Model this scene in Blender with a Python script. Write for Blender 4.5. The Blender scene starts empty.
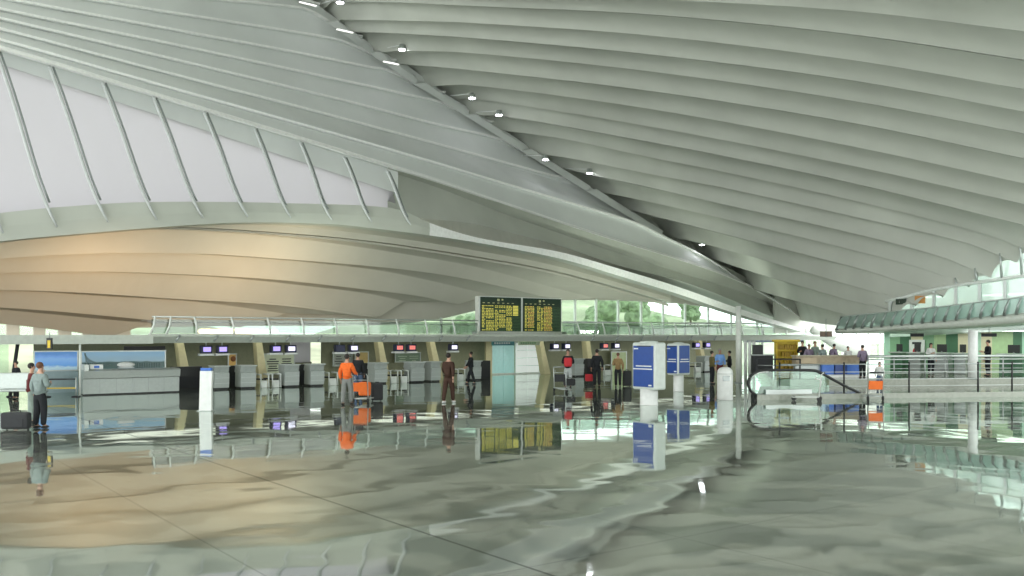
import bpy, bmesh, math, random
from mathutils import Vector, Matrix
random.seed(7)
SC = bpy.context.scene
COL = SC.collection
PI = math.pi
# ------------------------------------------------------------------ camera
H = 2.4; F = 900.0; CX = 512.0; HY = 336.0
cam_d = bpy.data.cameras.new('camera'); cam = bpy.data.objects.new('camera', cam_d); COL.objects.link(cam)
cam.location = (0, 0, H); cam.rotation_euler = (PI/2, 0, 0)
cam_d.sensor_width = 36; cam_d.lens = 36*F/1024; cam_d.shift_y = (HY-288)/1024
cam_d.clip_start = .1; cam_d.clip_end = 600
SC.camera = cam
SC.view_settings.view_transform = 'Standard'; SC.view_settings.look = 'None'
SC.view_settings.gamma = 1; SC.view_settings.use_curve_mapping = False
SC.view_settings.exposure = 0.0
# ------------------------------------------------------------------ world
W = bpy.data.worlds.new('overcast_sky'); SC.world = W; W.use_nodes = True
bg = W.node_tree.nodes['Background']; bg.inputs[0].default_value = (.97, 1.0, .985, 1); bg.inputs[1].default_value = 3.45
# ------------------------------------------------------------------ building axes: u along the check-in line, v away from the viewer
TH = math.radians(37); c_, s_ = math.cos(TH), math.sin(TH)
def UV(u, v, z=0.0): return Vector((u*c_-v*s_, u*s_+v*c_, z))
def XYuv(p): return (p[0]*c_+p[1]*s_, -p[0]*s_+p[1]*c_)
def dv(px, v): return v/(c_-s_*(px-CX)/F)
def du(px, u): return u/(c_*(px-CX)/F+s_)
def at_d(px, py, d): return Vector(((px-CX)/F*d, d, H+(HY-py)/F*d))
def at_v(px, py, v): return at_d(px, py, dv(px, v))
def at_u(px, py, u): return at_d(px, py, du(px, u))
def ground_d(py): return F*H/(py-HY)
def gp(px, py):
    p = at_d(px, py, ground_d(py)); p.z = 0; return p
def up_(px, v): return XYuv(at_v(px, HY, v))[0]      # u of a pixel column on plane v
# ------------------------------------------------------------------ added area lights
def area(name, loc, size, sizey, power, col, rot, spread=PI):
    l = bpy.data.lights.new(name, 'AREA'); l.shape = 'RECTANGLE'; l.size = size; l.size_y = sizey; l.energy = power; l.color = col; l.spread = spread
    o = bpy.data.objects.new(name, l); COL.objects.link(o); o.location = loc; o.rotation_euler = rot; return o
# soffit strip lamps over the check-in zone
def point(name, loc, power, col, r=.04):
    l = bpy.data.lights.new(name, 'POINT'); l.energy = power; l.color = col; l.shadow_soft_size = r
    o = bpy.data.objects.new(name, l); COL.objects.link(o); o.location = loc; return o
for uu in range(5, 57, 7):
    area('soffit_fill_light', UV(uu, 43.0, 2.12), 6, 1.6, 36, (.95, 1, .85), (0, 0, TH))
for vv in (15, 21, 27):
    area('shop_fill_light', UV(44.9, vv, 2.5), 1.2, 5, 45, (.85, 1, .85), (0, 0, TH))  # added fill to brighten the shop zone
# fill lights added at the mezzanine edge: warm for the vault, neutral for the roof
def mezz_fill(u, v, z, sx, power, col, el, az=0, spread=PI):
    d = Vector((-s_*math.cos(el), c_*math.cos(el), math.sin(el))); d.rotate(Matrix.Rotation(az, 3, 'Z'))
    o = area('mezzanine_fill_light', UV(u, v, z), sx, .3, power, col, d.to_track_quat('-Z', 'Y').to_euler(), spread); return o
for uu, pw in ((-9, 75), (1, 105), (10, 120), (18, 120)): mezz_fill(uu, 40.3, 2.75, 2.0, pw*1.1, (1, .62, .32), .33, 0, math.radians(105))
for uu, pw in ((20, 190), (41, 200), (50, 180)): mezz_fill(uu, 39.9, 2.75, 2.0, pw, (.9, 1, .85), .7)
# ------------------------------------------------------------------ materials
def mat(name, col, rough=.5, metal=0, spec=.5, emit=None, estr=0, noise=None, bump=None, trans=0, alpha=1):
    m = bpy.data.materials.new(name); m.use_nodes = True
    nt = m.node_tree; b = nt.nodes['Principled BSDF']
    b.inputs['Base Color'].default_value = (*col, 1); b.inputs['Roughness'].default_value = rough
    b.inputs['Metallic'].default_value = metal; b.inputs['Specular IOR Level'].default_value = spec
    if emit: b.inputs['Emission Color'].default_value = (*emit, 1); b.inputs['Emission Strength'].default_value = estr
    if trans: b.inputs['Transmission Weight'].default_value = trans
    n = nt.nodes.new('ShaderNodeTexNoise'); n.inputs['Scale'].default_value = (noise or (6, .06))[0]; n.inputs['Detail'].default_value = 4
    t = nt.nodes.new('ShaderNodeTexCoord'); nt.links.new(t.outputs['Object'], n.inputs['Vector'])
    a = (noise or (6, .06))[1]
    r = nt.nodes.new('ShaderNodeValToRGB'); e = r.color_ramp.elements
    e[0].position = .3; e[1].position = .7
    e[0].color = (*[x*(1-a) for x in col], 1); e[1].color = (*[min(1, x*(1+a)) for x in col], 1)
    nt.links.new(n.outputs['Fac'], r.inputs['Fac']); nt.links.new(r.outputs['Color'], b.inputs['Base Color'])
    if bump:
        bp = nt.nodes.new('ShaderNodeBump'); bp.inputs['Strength'].default_value = .4; bp.inputs['Distance'].default_value = bump
        nt.links.new(n.outputs['Fac'], bp.inputs['Height']); nt.links.new(bp.outputs['Normal'], b.inputs['Normal'])
    return m
def pane_mat(name, col, frost, gloss=.06):
    m = bpy.data.materials.new(name); m.use_nodes = True; nt = m.node_tree; nt.nodes.clear()
    N = nt.nodes.new; L = nt.links.new
    out = N('ShaderNodeOutputMaterial'); tr = N('ShaderNodeBsdfTransparent'); tl = N('ShaderNodeBsdfTranslucent'); gl = N('ShaderNodeBsdfGlossy')
    df = N('ShaderNodeBsdfDiffuse'); df.inputs[0].default_value = (*col, 1)
    tr.inputs[0].default_value = (*col, 1); tl.inputs[0].default_value = (*col, 1); gl.inputs['Roughness'].default_value = .035
    mf = N('ShaderNodeMixShader'); mf.inputs[0].default_value = .25; L(tl.outputs[0], mf.inputs[1]); L(df.outputs[0], mf.inputs[2])
    a = N('ShaderNodeMixShader'); a.inputs[0].default_value = frost; L(tr.outputs[0], a.inputs[1]); L(mf.outputs[0], a.inputs[2])
    b = N('ShaderNodeMixShader'); b.inputs[0].default_value = gloss; L(a.outputs[0], b.inputs[1]); L(gl.outputs[0], b.inputs[2])
    L(b.outputs[0], out.inputs[0]); return m
M = {}
M['white'] = mat('white_paint', (.62, .65, .6), .5)
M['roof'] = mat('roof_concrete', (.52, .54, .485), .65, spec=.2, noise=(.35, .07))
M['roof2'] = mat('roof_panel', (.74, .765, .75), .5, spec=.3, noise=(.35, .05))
M['mull'] = mat('mullion_paint', (.56, .58, .58), .4)
M['lipr'] = mat('rib_edge_lit', (.62, .65, .58), .5)  # lighter than the roof: a lit edge put into the colour, not assigned
M['lip'] = mat('rib_edge_lit_white', (.92, .93, .91), .4)  # white edge, lightened further so fin lines look lit
M['vault'] = mat('vault_plaster', (.53, .52, .455), .6, spec=.2, noise=(.4, .05))
M['fascia'] = mat('fascia_paint', (.52, .56, .5), .45)
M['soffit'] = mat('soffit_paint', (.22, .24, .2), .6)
M['steel'] = mat('brushed_steel', (.33, .36, .35), .35, metal=.6, noise=(14, .05))
M['steel_l'] = mat('light_steel', (.5, .54, .52), .35, metal=.5, noise=(14, .04))
M['black'] = mat('black_rubber', (.015, .017, .017), .5)
M['dark'] = mat('dark_fabric', (.03, .032, .035), .8)
M['frame'] = mat('white_metal', (.7, .74, .7), .35)
M['teal'] = mat('teal_glass_paint', (.35, .52, .47), .2)
M['wallo'] = mat('olive_wall', (.3, .31, .2), .6)
M['wallc'] = mat('cream_wall', (.62, .56, .34), .6)
M['wallg'] = mat('green_wall', (.25, .48, .25), .4)
M['wallp'] = mat('pale_green_wall', (.58, .68, .5), .4)
M['glass'] = pane_mat('clear_glass', (.88, .96, .92), .0, .08)
M['railglass'] = pane_mat('smoked_rail_glass', (.60, .66, .62), .10, .08)
M['greenglass'] = pane_mat('green_glass', (.62, .84, .74), .35, .1)
M['frost'] = pane_mat('frosted_glass', (.66, .65, .675), .97, .04)
M['blue'] = mat('blue_panel', (.015, .06, .27), .3)
M['bluel'] = mat('blue_vinyl', (.05, .16, .55), .4)
M['white2'] = mat('white_plastic', (.72, .74, .72), .35)
M['kiosk'] = mat('kiosk_shell', (.55, .6, .56), .3)
M['orange'] = mat('orange_plastic', (.8, .16, .02), .5)
M['red'] = mat('red_fabric', (.5, .02, .03), .7)
M['yellow'] = mat('yellow_paint', (.62, .45, .03), .5)
M['tan'] = mat('tan_wood', (.33, .27, .18), .5, noise=(8, .15))
M['scr'] = mat('screen_lit', (.2, .15, .4), .3, emit=(.45, .35, 1), estr=1.1)
M['scrw'] = mat('screen_white', (.6, .6, .7), .3, emit=(.85, .8, 1), estr=1.1)
M['scrr'] = mat('screen_red', (.6, .1, .1), .3, emit=(.9, .25, .2), estr=.7)
M['navy'] = mat('navy_plastic', (.01, .015, .06), .4)
M['board'] = mat('board_black', (.008, .03, .015), .3)
M['rows'] = mat('board_letters', (.5, .45, .1), .5, emit=(.85, .75, .12), estr=.55)
M['rowso'] = mat('board_letters_amber', (.5, .35, .1), .5, emit=(.9, .55, .12), estr=.5)
M['rowsg'] = mat('board_lines', (.1, .2, .08), .5, emit=(.1, .25, .07), estr=.5)
M['lamp'] = mat('lamp_lens', (1, 1, 1), .3, emit=(.93, .93, 1), estr=25)
M['skin'] = mat('skin', (.45, .26, .18), .6)
M['hair'] = mat('dark_hair', (.02, .015, .012), .7)
M['hairb'] = mat('brown_hair', (.12, .05, .025), .7)
M['hairg'] = mat('grey_hair', (.3, .28, .26), .7)
M['shoe'] = mat('shoe_leather', (.02, .02, .02), .4)
M['shoew'] = mat('white_shoe', (.7, .7, .7), .5)
M['grass'] = mat('grass_hill', (.26, .29, .19), .9, noise=(.12, .45))
M['leaf'] = mat('tree_leaf', (.17, .23, .13), .9, noise=(1.2, .5))
M['bark'] = mat('bark', (.09, .06, .04), .9)
def cloth(name, col): return mat(name, col, .85, spec=.2, noise=(12, .12))

def floor_mat():
    m = bpy.data.materials.new('polished_stone'); m.use_nodes = True; nt = m.node_tree; nt.nodes.clear()
    N = nt.nodes.new; L = nt.links.new
    out = N('ShaderNodeOutputMaterial'); tc = N('ShaderNodeTexCoord'); mp = N('ShaderNodeMapping'); mp.inputs['Rotation'].default_value = (0, 0, -TH)
    L(tc.outputs['Object'], mp.inputs[0])
    # stone speckle; patches imitating broken rib reflections, put into the colour
    sp = N('ShaderNodeTexNoise'); sp.inputs['Scale'].default_value = 22; sp.inputs['Detail'].default_value = 8; sp.inputs['Roughness'].default_value = .8
    L(mp.outputs[0], sp.inputs['Vector'])
    big = N('ShaderNodeTexNoise'); big.inputs['Scale'].default_value = .8; big.inputs['Detail'].default_value = 3; big.inputs['Distortion'].default_value = .8
    L(mp.outputs[0], big.inputs['Vector'])
    r1 = N('ShaderNodeValToRGB'); e = r1.color_ramp.elements; e[0].position = .35; e[0].color = (.20, .21, .185, 1); e[1].position = .65; e[1].color = (.31, .325, .29, 1)
    L(sp.outputs['Fac'], r1.inputs['Fac'])
    r2 = N('ShaderNodeValToRGB'); e = r2.color_ramp.elements; e[0].position = .46; e[0].color = (.48, .5, .48, 1); e[1].position = .52; e[1].color = (1.08, 1.06, 1.0, 1)
    L(big.outputs['Fac'], r2.inputs['Fac'])
    mu = N('ShaderNodeMix'); mu.data_type = 'RGBA'; mu.blend_type = 'MULTIPLY'; mu.inputs[0].default_value = 1
    L(r1.outputs[0], mu.inputs[6]); L(r2.outputs[0], mu.inputs[7])
    # joints
    sx = N('ShaderNodeSeparateXYZ'); L(mp.outputs[0], sx.inputs[0])
    def joint(sock, off, period, w):
        a = N('ShaderNodeMath'); a.operation = 'SUBTRACT'; L(sock, a.inputs[0]); a.inputs[1].default_value = off
        b = N('ShaderNodeMath'); b.operation = 'PINGPONG'; L(a.outputs[0], b.inputs[0]); b.inputs[1].default_value = period/2
        d = N('ShaderNodeMath'); d.operation = 'LESS_THAN'; L(b.outputs[0], d.inputs[0]); d.inputs[1].default_value = w
        return d.outputs[0]
    j1 = joint(sx.outputs[0], 5.75, 2.3, .012); j2 = joint(sx.outputs[1], 7.35, 3.6, .012)
    mx = N('ShaderNodeMath'); mx.operation = 'MAXIMUM'; L(j1, mx.inputs[0]); L(j2, mx.inputs[1])
    j3 = joint(sx.outputs[0], 5.75, 23, .022)
    mj = N('ShaderNodeMix'); mj.data_type = 'RGBA'; mj.blend_type = 'MIX'; L(mu.outputs[2], mj.inputs[6]); mj.inputs[7].default_value = (.07, .075, .065, 1)
    h = N('ShaderNodeMath'); h.operation = 'MULTIPLY_ADD'; L(mx.outputs[0], h.inputs[0]); h.inputs[1].default_value = .5; L(j3, h.inputs[2]); h.use_clamp = True
    L(h.outputs[0], mj.inputs[0])
    df = N('ShaderNodeBsdfDiffuse'); L(mj.outputs[2], df.inputs[0])
    # gentle unevenness of the slabs
    w1 = N('ShaderNodeTexNoise'); w1.inputs['Scale'].default_value = .62; w1.inputs['Detail'].default_value = 1.2; w1.inputs['Distortion'].default_value = .4
    L(mp.outputs[0], w1.inputs['Vector'])
    bp = N('ShaderNodeBump'); bp.inputs['Strength'].default_value = 1; bp.inputs['Distance'].default_value = .010; L(w1.outputs['Fac'], bp.inputs['Height'])
    gl = N('ShaderNodeBsdfGlossy'); gl.inputs['Roughness'].default_value = .035; gl.inputs[0].default_value = (.9, .95, .92, 1); L(bp.outputs[0], gl.inputs['Normal'])
    fr = N('ShaderNodeFresnel'); fr.inputs[0].default_value = 1.9
    ms = N('ShaderNodeMixShader'); L(df.outputs[0], ms.inputs[1]); L(gl.outputs[0], ms.inputs[2])
    ml = N('ShaderNodeMath'); ml.operation = 'MULTIPLY_ADD'; L(fr.outputs[0], ml.inputs[0]); ml.inputs[1].default_value = .72; ml.inputs[2].default_value = .34; ml.use_clamp = True
    mr = N('ShaderNodeMath'); mr.operation = 'SUBTRACT'; mr.use_clamp = True; L(ml.outputs[0], mr.inputs[0])
    k = N('ShaderNodeMath'); k.operation = 'MULTIPLY'; L(h.outputs[0], k.inputs[0]); k.inputs[1].default_value = .25; L(k.outputs[0], mr.inputs[1])
    L(mr.outputs[0], ms.inputs[0]); L(ms.outputs[0], out.inputs[0]); return m
M['floor'] = floor_mat()

def poster_mat(name, kind):
    m = bpy.data.materials.new(name); m.use_nodes = True; nt = m.node_tree; b = nt.nodes['Principled BSDF']
    N = nt.nodes.new; L = nt.links.new
    tc = N('ShaderNodeTexCoord'); sx = N('ShaderNodeSeparateXYZ'); L(tc.outputs['Generated'], sx.inputs[0])
    n = N('ShaderNodeTexNoise'); n.inputs['Scale'].default_value = 5; L(tc.outputs['Generated'], n.inputs['Vector'])
    a = N('ShaderNodeMath'); a.operation = 'MULTIPLY_ADD'; L(n.outputs['Fac'], a.inputs[0]); a.inputs[1].default_value = .28; L(sx.outputs[2], a.inputs[2])
    r = N('ShaderNodeValToRGB'); L(a.outputs[0], r.inputs['Fac']); cr = r.color_ramp
    if kind == 'sea': st = ((0, (.25, .42, .55)), (.3, (.45, .62, .7)), (.4, (.12, .33, .7)), (.75, (.2, .42, .8)), (1, (.08, .25, .62)))
    else: st = ((0, (.1, .17, .16)), (.35, (.05, .10, .09)), (.55, (.04, .09, .08)), (.63, (.25, .38, .45)), (1, (.22, .4, .55)))
    cr.elements[0].position = 0; cr.elements[0].color = (*st[0][1], 1); cr.elements[1].position = 1; cr.elements[1].color = (*st[-1][1], 1)
    for p, cc in st[1:-1]: e = cr.elements.new(p); e.color = (*cc, 1)
    L(r.outputs[0], b.inputs['Base Color']); b.inputs['Roughness'].default_value = .3
    L(r.outputs[0], b.inputs['Emission Color']); b.inputs['Emission Strength'].default_value = .35
    return m
M['sea'] = poster_mat('seaside_print', 'sea'); M['valley'] = poster_mat('valley_print', 'valley')

# ------------------------------------------------------------------ mesh helpers
class MB:
    def __init__(s): s.v = []; s.f = []; s.sm = []
    def add(s, vs, fs, smooth=False):
        n = len(s.v); s.v += [Vector(p) for p in vs]; s.f += [[n+i for i in f] for f in fs]; s.sm += [smooth]*len(fs); return s
    def box(s, cx, cy, cz, sx, sy, sz, rz=0, taper=1):
        R = Matrix.Rotation(rz, 3, 'Z'); vs = []
        for dz in (-.5, .5):
            k = taper if dz > 0 else 1
            for dx, dy in ((-.5, -.5), (.5, -.5), (.5, .5), (-.5, .5)):
                vs.append(R @ Vector((dx*sx*k, dy*sy*k, dz*sz)) + Vector((cx, cy, cz)))
        return s.add(vs, [(3, 2, 1, 0), (4, 5, 6, 7), (0, 1, 5, 4), (1, 2, 6, 5), (2, 3, 7, 6), (3, 0, 4, 7)])
    def tube(s, pts, r, n=8, closed=False, smooth=True):
        pts = [Vector(p) for p in pts]; rs = r if isinstance(r, (list, tuple)) else [r]*len(pts); vs = []
        for i, p in enumerate(pts):
            a = pts[max(0, i-1)] if not closed else pts[i-1]; b = pts[min(len(pts)-1, i+1)] if not closed else pts[(i+1) % len(pts)]
            t = (b-a).normalized(); ref = Vector((0, 0, 1)) if abs(t.z) < .9 else Vector((1, 0, 0))
            x = t.cross(ref).normalized(); y = t.cross(x)
            for k in range(n): an = 2*PI*k/n; vs.append(p+(x*math.cos(an)+y*math.sin(an))*rs[i])
        fs = []; m = len(pts)
        for i in range(m if closed else m-1):
            for k in range(n): fs.append((i*n+k, i*n+(k+1) % n, ((i+1) % m)*n+(k+1) % n, ((i+1) % m)*n+k))
        if not closed: fs += [tuple(range(n))[::-1], tuple((m-1)*n+k for k in range(n))]
        return s.add(vs, fs, smooth)
    def lathe(s, prof, cx=0, cy=0, n=20, smooth=True):
        vs = []
        for r, z in prof:
            for k in range(n): a = 2*PI*k/n; vs.append((cx+r*math.cos(a), cy+r*math.sin(a), z))
        fs = [(i*n+k, i*n+(k+1) % n, (i+1)*n+(k+1) % n, (i+1)*n+k) for i in range(len(prof)-1) for k in range(n)]
        fs += [tuple(range(n))[::-1], tuple((len(prof)-1)*n+k for k in range(n))]
        return s.add(vs, fs, smooth)
    def wheel(s, c, r, w, axis, n=14):
        a = Vector(axis).normalized(); return s.tube([Vector(c)-a*w/2, Vector(c)+a*w/2], r, n, smooth=False)
    def ball(s, c, r, n=10, sz=1, sx=1, sy=1):
        vs = []; fs = []
        for i in range(n+1):
            t = PI*i/n
            for k in range(n*2): a = PI*k/n; vs.append((c[0]+sx*r*math.sin(t)*math.cos(a), c[1]+sy*r*math.sin(t)*math.sin(a), c[2]+sz*r*math.cos(t)))
        m = n*2
        for i in range(n):
            for k in range(m): fs.append((i*m+k, (i+1)*m+k, (i+1)*m+(k+1) % m, i*m+(k+1) % m))
        return s.add(vs, fs, True)
    def grid(s, rows, smooth=True):            # rows of equal length point lists
        n = len(rows[0]); vs = [p for r in rows for p in r]
        return s.add(vs, [(i*n+k, i*n+k+1, (i+1)*n+k+1, (i+1)*n+k) for i in range(len(rows)-1) for k in range(n-1)], smooth)
    def slab(s, rows, off, smooth=False):      # closed thick sheet: rows and rows moved by off
        off = Vector(off); n = len(rows[0]); m = len(rows); A = [Vector(p) for r in rows for p in r]; B = [p+off for p in A]; N_ = n*m
        fs = []
        for i in range(m-1):
            for k in range(n-1):
                q = (i*n+k, i*n+k+1, (i+1)*n+k+1, (i+1)*n+k); fs += [q, tuple(x+N_ for x in q[::-1])]
        for k in range(n-1):
            fs += [(k, k+N_, k+1+N_, k+1), ((m-1)*n+k, (m-1)*n+k+1, (m-1)*n+k+1+N_, (m-1)*n+k+N_)]
        for i in range(m-1):
            fs += [(i*n, (i+1)*n, (i+1)*n+N_, i*n+N_), (i*n+n-1, i*n+n-1+N_, (i+1)*n+n-1+N_, (i+1)*n+n-1)]
        return s.add(A+B, fs, smooth)
    def build(s, name, m, parent=None, bevel=0, loc=None, rz=0):
        me = bpy.data.meshes.new(name); me.from_pydata([tuple(p) for p in s.v], [], s.f)
        for p, q in zip(me.polygons, s.sm): p.use_smooth = q
        bm = bmesh.new(); bm.from_mesh(me); bmesh.ops.recalc_face_normals(bm, faces=bm.faces); bm.to_mesh(me); bm.free()
        me.materials.append(m if not isinstance(m, str) else M[m])
        o = bpy.data.objects.new(name, me); COL.objects.link(o)
        if parent: o.parent = parent
        if loc is not None: o.location = loc; o.rotation_euler.z = rz
        if bevel:
            b = o.modifiers.new('bevel', 'BEVEL'); b.width = bevel; b.segments = 2; b.limit_method = 'ANGLE'
        return o
def tag(o, label=None, cat=None, group=None, kind=None):
    if label: o['label'] = label
    if cat: o['category'] = cat
    if group: o['group'] = group
    if kind: o['kind'] = kind
    return o
def thing(name, label, cat, loc=(0, 0, 0), rz=0, group=None):
    o = bpy.data.objects.new(name, None); COL.objects.link(o); o.location = loc; o.rotation_euler.z = rz; o.empty_display_size = .2
    return tag(o, label, cat, group)
def struct(o): o['kind'] = 'structure'; return o
def sempty(name):
    o = bpy.data.objects.new(name, None); COL.objects.link(o); o['kind'] = 'structure'; return o
def copy_tree(o, parent=None):
    c = o.copy(); COL.objects.link(c)
    if parent: c.parent = parent
    for ch in list(o.children): copy_tree(ch, c)
    return c

# ------------------------------------------------------------------ curves through picture points, each lying in an upright plane
def interp(pts, x):
    # monotone cubic-ish (Catmull) interpolation with linear ends
    n = len(pts)
    if x <= pts[0][0]:
        a, b = pts[0], pts[1]; return a[1]+(x-a[0])*(b[1]-a[1])/(b[0]-a[0])
    if x >= pts[-1][0]:
        a, b = pts[-2], pts[-1]; return b[1]+(x-b[0])*(b[1]-a[1])/(b[0]-a[0])
    def sl(i):
        if i == 0: return (pts[1][1]-pts[0][1])/(pts[1][0]-pts[0][0])
        if i == n-1: return (pts[-1][1]-pts[-2][1])/(pts[-1][0]-pts[-2][0])
        return (pts[i+1][1]-pts[i-1][1])/(pts[i+1][0]-pts[i-1][0])
    for i in range(n-1):
        if pts[i][0] <= x <= pts[i+1][0]:
            h = pts[i+1][0]-pts[i][0]; t = (x-pts[i][0])/h
            return (2*t**3-3*t*t+1)*pts[i][1]+(t**3-2*t*t+t)*h*sl(i)+(-2*t**3+3*t*t)*pts[i+1][1]+(t**3-t*t)*h*sl(i+1)
def plan_curve(pts, P0, P1, x0, x1, n=44):
    """pts: picture points; P0,P1: plan points of the upright plane; sampled evenly in plan between picture columns x0 and x1"""
    P0 = Vector(P0[:2]); P1 = Vector(P1[:2]); dd = P1-P0; nrm = Vector((-dd.y, dd.x))
    def dist(px): a = (px-CX)/F; return nrm.dot(P0)/(nrm.x*a+nrm.y)
    A = at_d(x0, HY, dist(x0)); B = at_d(x1, HY, dist(x1)); out = []
    for i in range(n):
        q = A.lerp(B, i/(n-1)); px = CX+F*q.x/q.y; out.append(at_d(px, interp(pts, px), q.y))
    return out
def vcurve(pts, vf, n=44, x0=None, x1=None):   # along v = vf(px)
    x0 = pts[0][0] if x0 is None else x0; x1 = pts[-1][0] if x1 is None else x1; out = []
    for i in range(n):
        px = x0+(x1-x0)*i/(n-1); out.append(at_v(px, interp(pts, px), vf(px)))
    return out
def resample(C, n):
    L_ = [0]
    for a, b in zip(C, C[1:]): L_.append(L_[-1]+(b-a).length)
    out = []; j = 0
    for i in range(n):
        t = L_[-1]*i/(n-1)
        while j < len(C)-2 and L_[j+1] < t: j += 1
        out.append(C[j].lerp(C[j+1], (t-L_[j])/max(1e-9, L_[j+1]-L_[j])))
    return out
def lerpf(*k):
    k = list(k)
    def f(x):
        if x <= k[0][0]: return k[0][1]
        for a, b in zip(k, k[1:]):
            if x <= b[0]: return a[1]+(b[1]-a[1])*(x-a[0])/(b[0]-a[0])
        return k[-1][1]
    return f
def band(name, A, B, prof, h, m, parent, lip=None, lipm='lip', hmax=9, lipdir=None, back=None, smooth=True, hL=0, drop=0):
    """ribbed shell between rib edge A and rib edge B; prof = [(t, height share)]"""
    rows = []
    for a, b in zip(A, B):
        L_ = (b-a).length; hh = min(hmax, h*L_) if back else max(0, a.z-b.z)*h+hL*L_; bd = back or Vector((0, 0, 1))
        rows.append([a.lerp(b, t)+(bd*(hh*k[0]) if len(k) == 1 else Vector((0, 0, max(0, a.z-b.z)*k[0]+L_*k[1]))) for t, *k in prof])
    o = MB().grid(rows, smooth).build(name, m, parent)
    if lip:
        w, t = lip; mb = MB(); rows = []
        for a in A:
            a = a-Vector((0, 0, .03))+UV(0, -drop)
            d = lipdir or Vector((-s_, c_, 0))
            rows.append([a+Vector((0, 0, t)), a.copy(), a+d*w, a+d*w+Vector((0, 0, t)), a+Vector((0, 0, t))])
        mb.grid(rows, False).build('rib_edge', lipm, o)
    return o

# ================================================================== SETTING
# floor
fl = MB().slab([[UV(-60, -25, 0), UV(95, -25, 0)], [UV(-60, 52.5, 0), UV(95, 52.5, 0)]], (0, 0, -.2)).build('floor', 'floor'); struct(fl)
# --- right roof shell : ribs run from the spine towards the right wing
VS = 48.5
RL = [ # start px,py ; mid points ; end px,py, end distance
 ([(322, -12), (470, -8), (650, -3), (850, 8), (1024, 28)], 20.5),
 ([(332, 1), (400, 2), (470, 5), (650, 13), (850, 32), (1024, 57)], 22.5),
 ([(341, 19), (400, 20), (470, 22), (650, 34), (850, 57.5), (1024, 86)], 25),
 ([(352, 31), (400, 33), (470, 37), (650, 53), (850, 78), (1024, 109)], 27.3),
 ([(376, 52), (400, 50), (470, 52), (650, 70), (850, 98.5), (1024, 131)], 29.6),
 ([(399, 63), (470, 69), (650, 89.5), (850, 120.5), (1024, 156)], 32),
 ([(430, 85), (470, 84), (650, 107.5), (850, 144), (1024, 181)], 34.6),
 ([(463, 97), (500, 101), (650, 125), (850, 163.5), (1024, 202)], 37),
 ([(472, 115), (500, 115), (650, 141), (720, 154), (850, 181), (1024, 223)], 39.5),
 ([(501, 129), (560, 137), (650, 156), (720, 169.5), (850, 198), (986, 232), (1020, 245)], 42.3),
 ([(534, 152), (570, 157), (650, 173), (720, 186), (864, 218), (966, 242), (1000, 255)], 43.3),
 ([(562, 167), (650, 186.5), (720, 202.5), (864, 235), (945, 257), (975, 270)], 44.5),
 ([(604, 191), (650, 200.5), (720, 216.6), (864, 252), (928, 269.5), (955, 280)], 45.5),
 ([(631, 209), (720, 232), (864, 269), (909, 284), (930, 291)], 46.5),
 ([(672, 235), (720, 246.5), (890, 296), (905, 301)], 47.5),
 ([(709, 256), (760, 273), (880, 308), (890, 311)], 48.3),
 ([(745, 285), (800, 301), (840, 312), (872, 321)], 49.5),
 ([(800, 318), (820, 322), (840, 325), (860, 330)], 51),
]
RC = []
for pts, de in RL:
    x0, x1 = pts[0][0], pts[-1][0]
    v0 = VS if x0 < 700 else (48 if x0 < 760 else 46.5)
    P0 = at_v(x0, 0, v0); P1 = at_d(x1, 0, de)
    RC.append(plan_curve(pts, P0, P1, x0, x1))
# carry the ribs on past the frame to the right, down to the eaves
def extend(C, dist, k, drop):
    out = list(C); d = (C[-1]-C[-4])/3; d.normalize(); p = C[-1].copy(); st = dist/k
    for i in range(k):
        d.z = d.z-drop*st if drop > 0 else d.z*(1+drop*st); p = p+d*st; out.append(p.copy())
    return out
RX = []
for i, C in enumerate(RC):
    if i <= 8: C2 = extend(C, 1.6+1.6*(8-i), 10, .05 if i > 6 else -.38)
    else: C2 = extend(C, .8, 10, .12)
    h = C2[0]-C2[4]; h.normalize(); pre = [C2[0]+Vector((h.x, h.y, -.15))*q for q in (1.8, .9)]
    RX.append(pre+C2)
# ribs overhead and behind the viewer, by repeating the step of the first two
step = RX[0][0]-RX[1][0]; st2 = Vector((-2.3*c_+.1, -2.3*s_, .9))
pre = []
for k in range(1, 15):
    pre.append([p+Vector((-2.5*c_*k-.25*k*s_*(-1)*0, -2.5*s_*k, (.95 if j < 12 else .95-.75*min(1, (j-12)/30))*k)) for j, p in enumerate(RX[0])])
RALL = pre[::-1]+RX
ceil_r = MB()
_A = [(0, 0), (.2, .2), (.4, .38), (.55, .46), (.7, .46), (.82, .38), (.9, .26), (.96, .12), (1, 0)]
_B = [(0, -.03), (.02, -.03), (.03, .045), (.1, .07), (.3, .09), (.5, .09), (.7, .075), (.82, .05), (.9, .025), (.96, -.01), (1, -.03)]
prof_r = [(t, lerpf(*_A)(t), lerpf(*_B)(t)) for t in (0, .02, .03, .1, .2, .3, .42, .55, .65, .75, .83, .9, .95, 1)]
deck = []
for i, C in enumerate(RALL): deck.append([p+Vector((0, 0, 1.3)) for p in (C if i < len(RALL)-8 else C[:len(C)-14]+[C[-14]]*14)])
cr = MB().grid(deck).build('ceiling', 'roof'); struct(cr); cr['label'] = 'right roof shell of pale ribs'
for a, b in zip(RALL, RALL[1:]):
    band('ceiling_rib', a, b, prof_r, 1.0, 'roof', cr)
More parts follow.
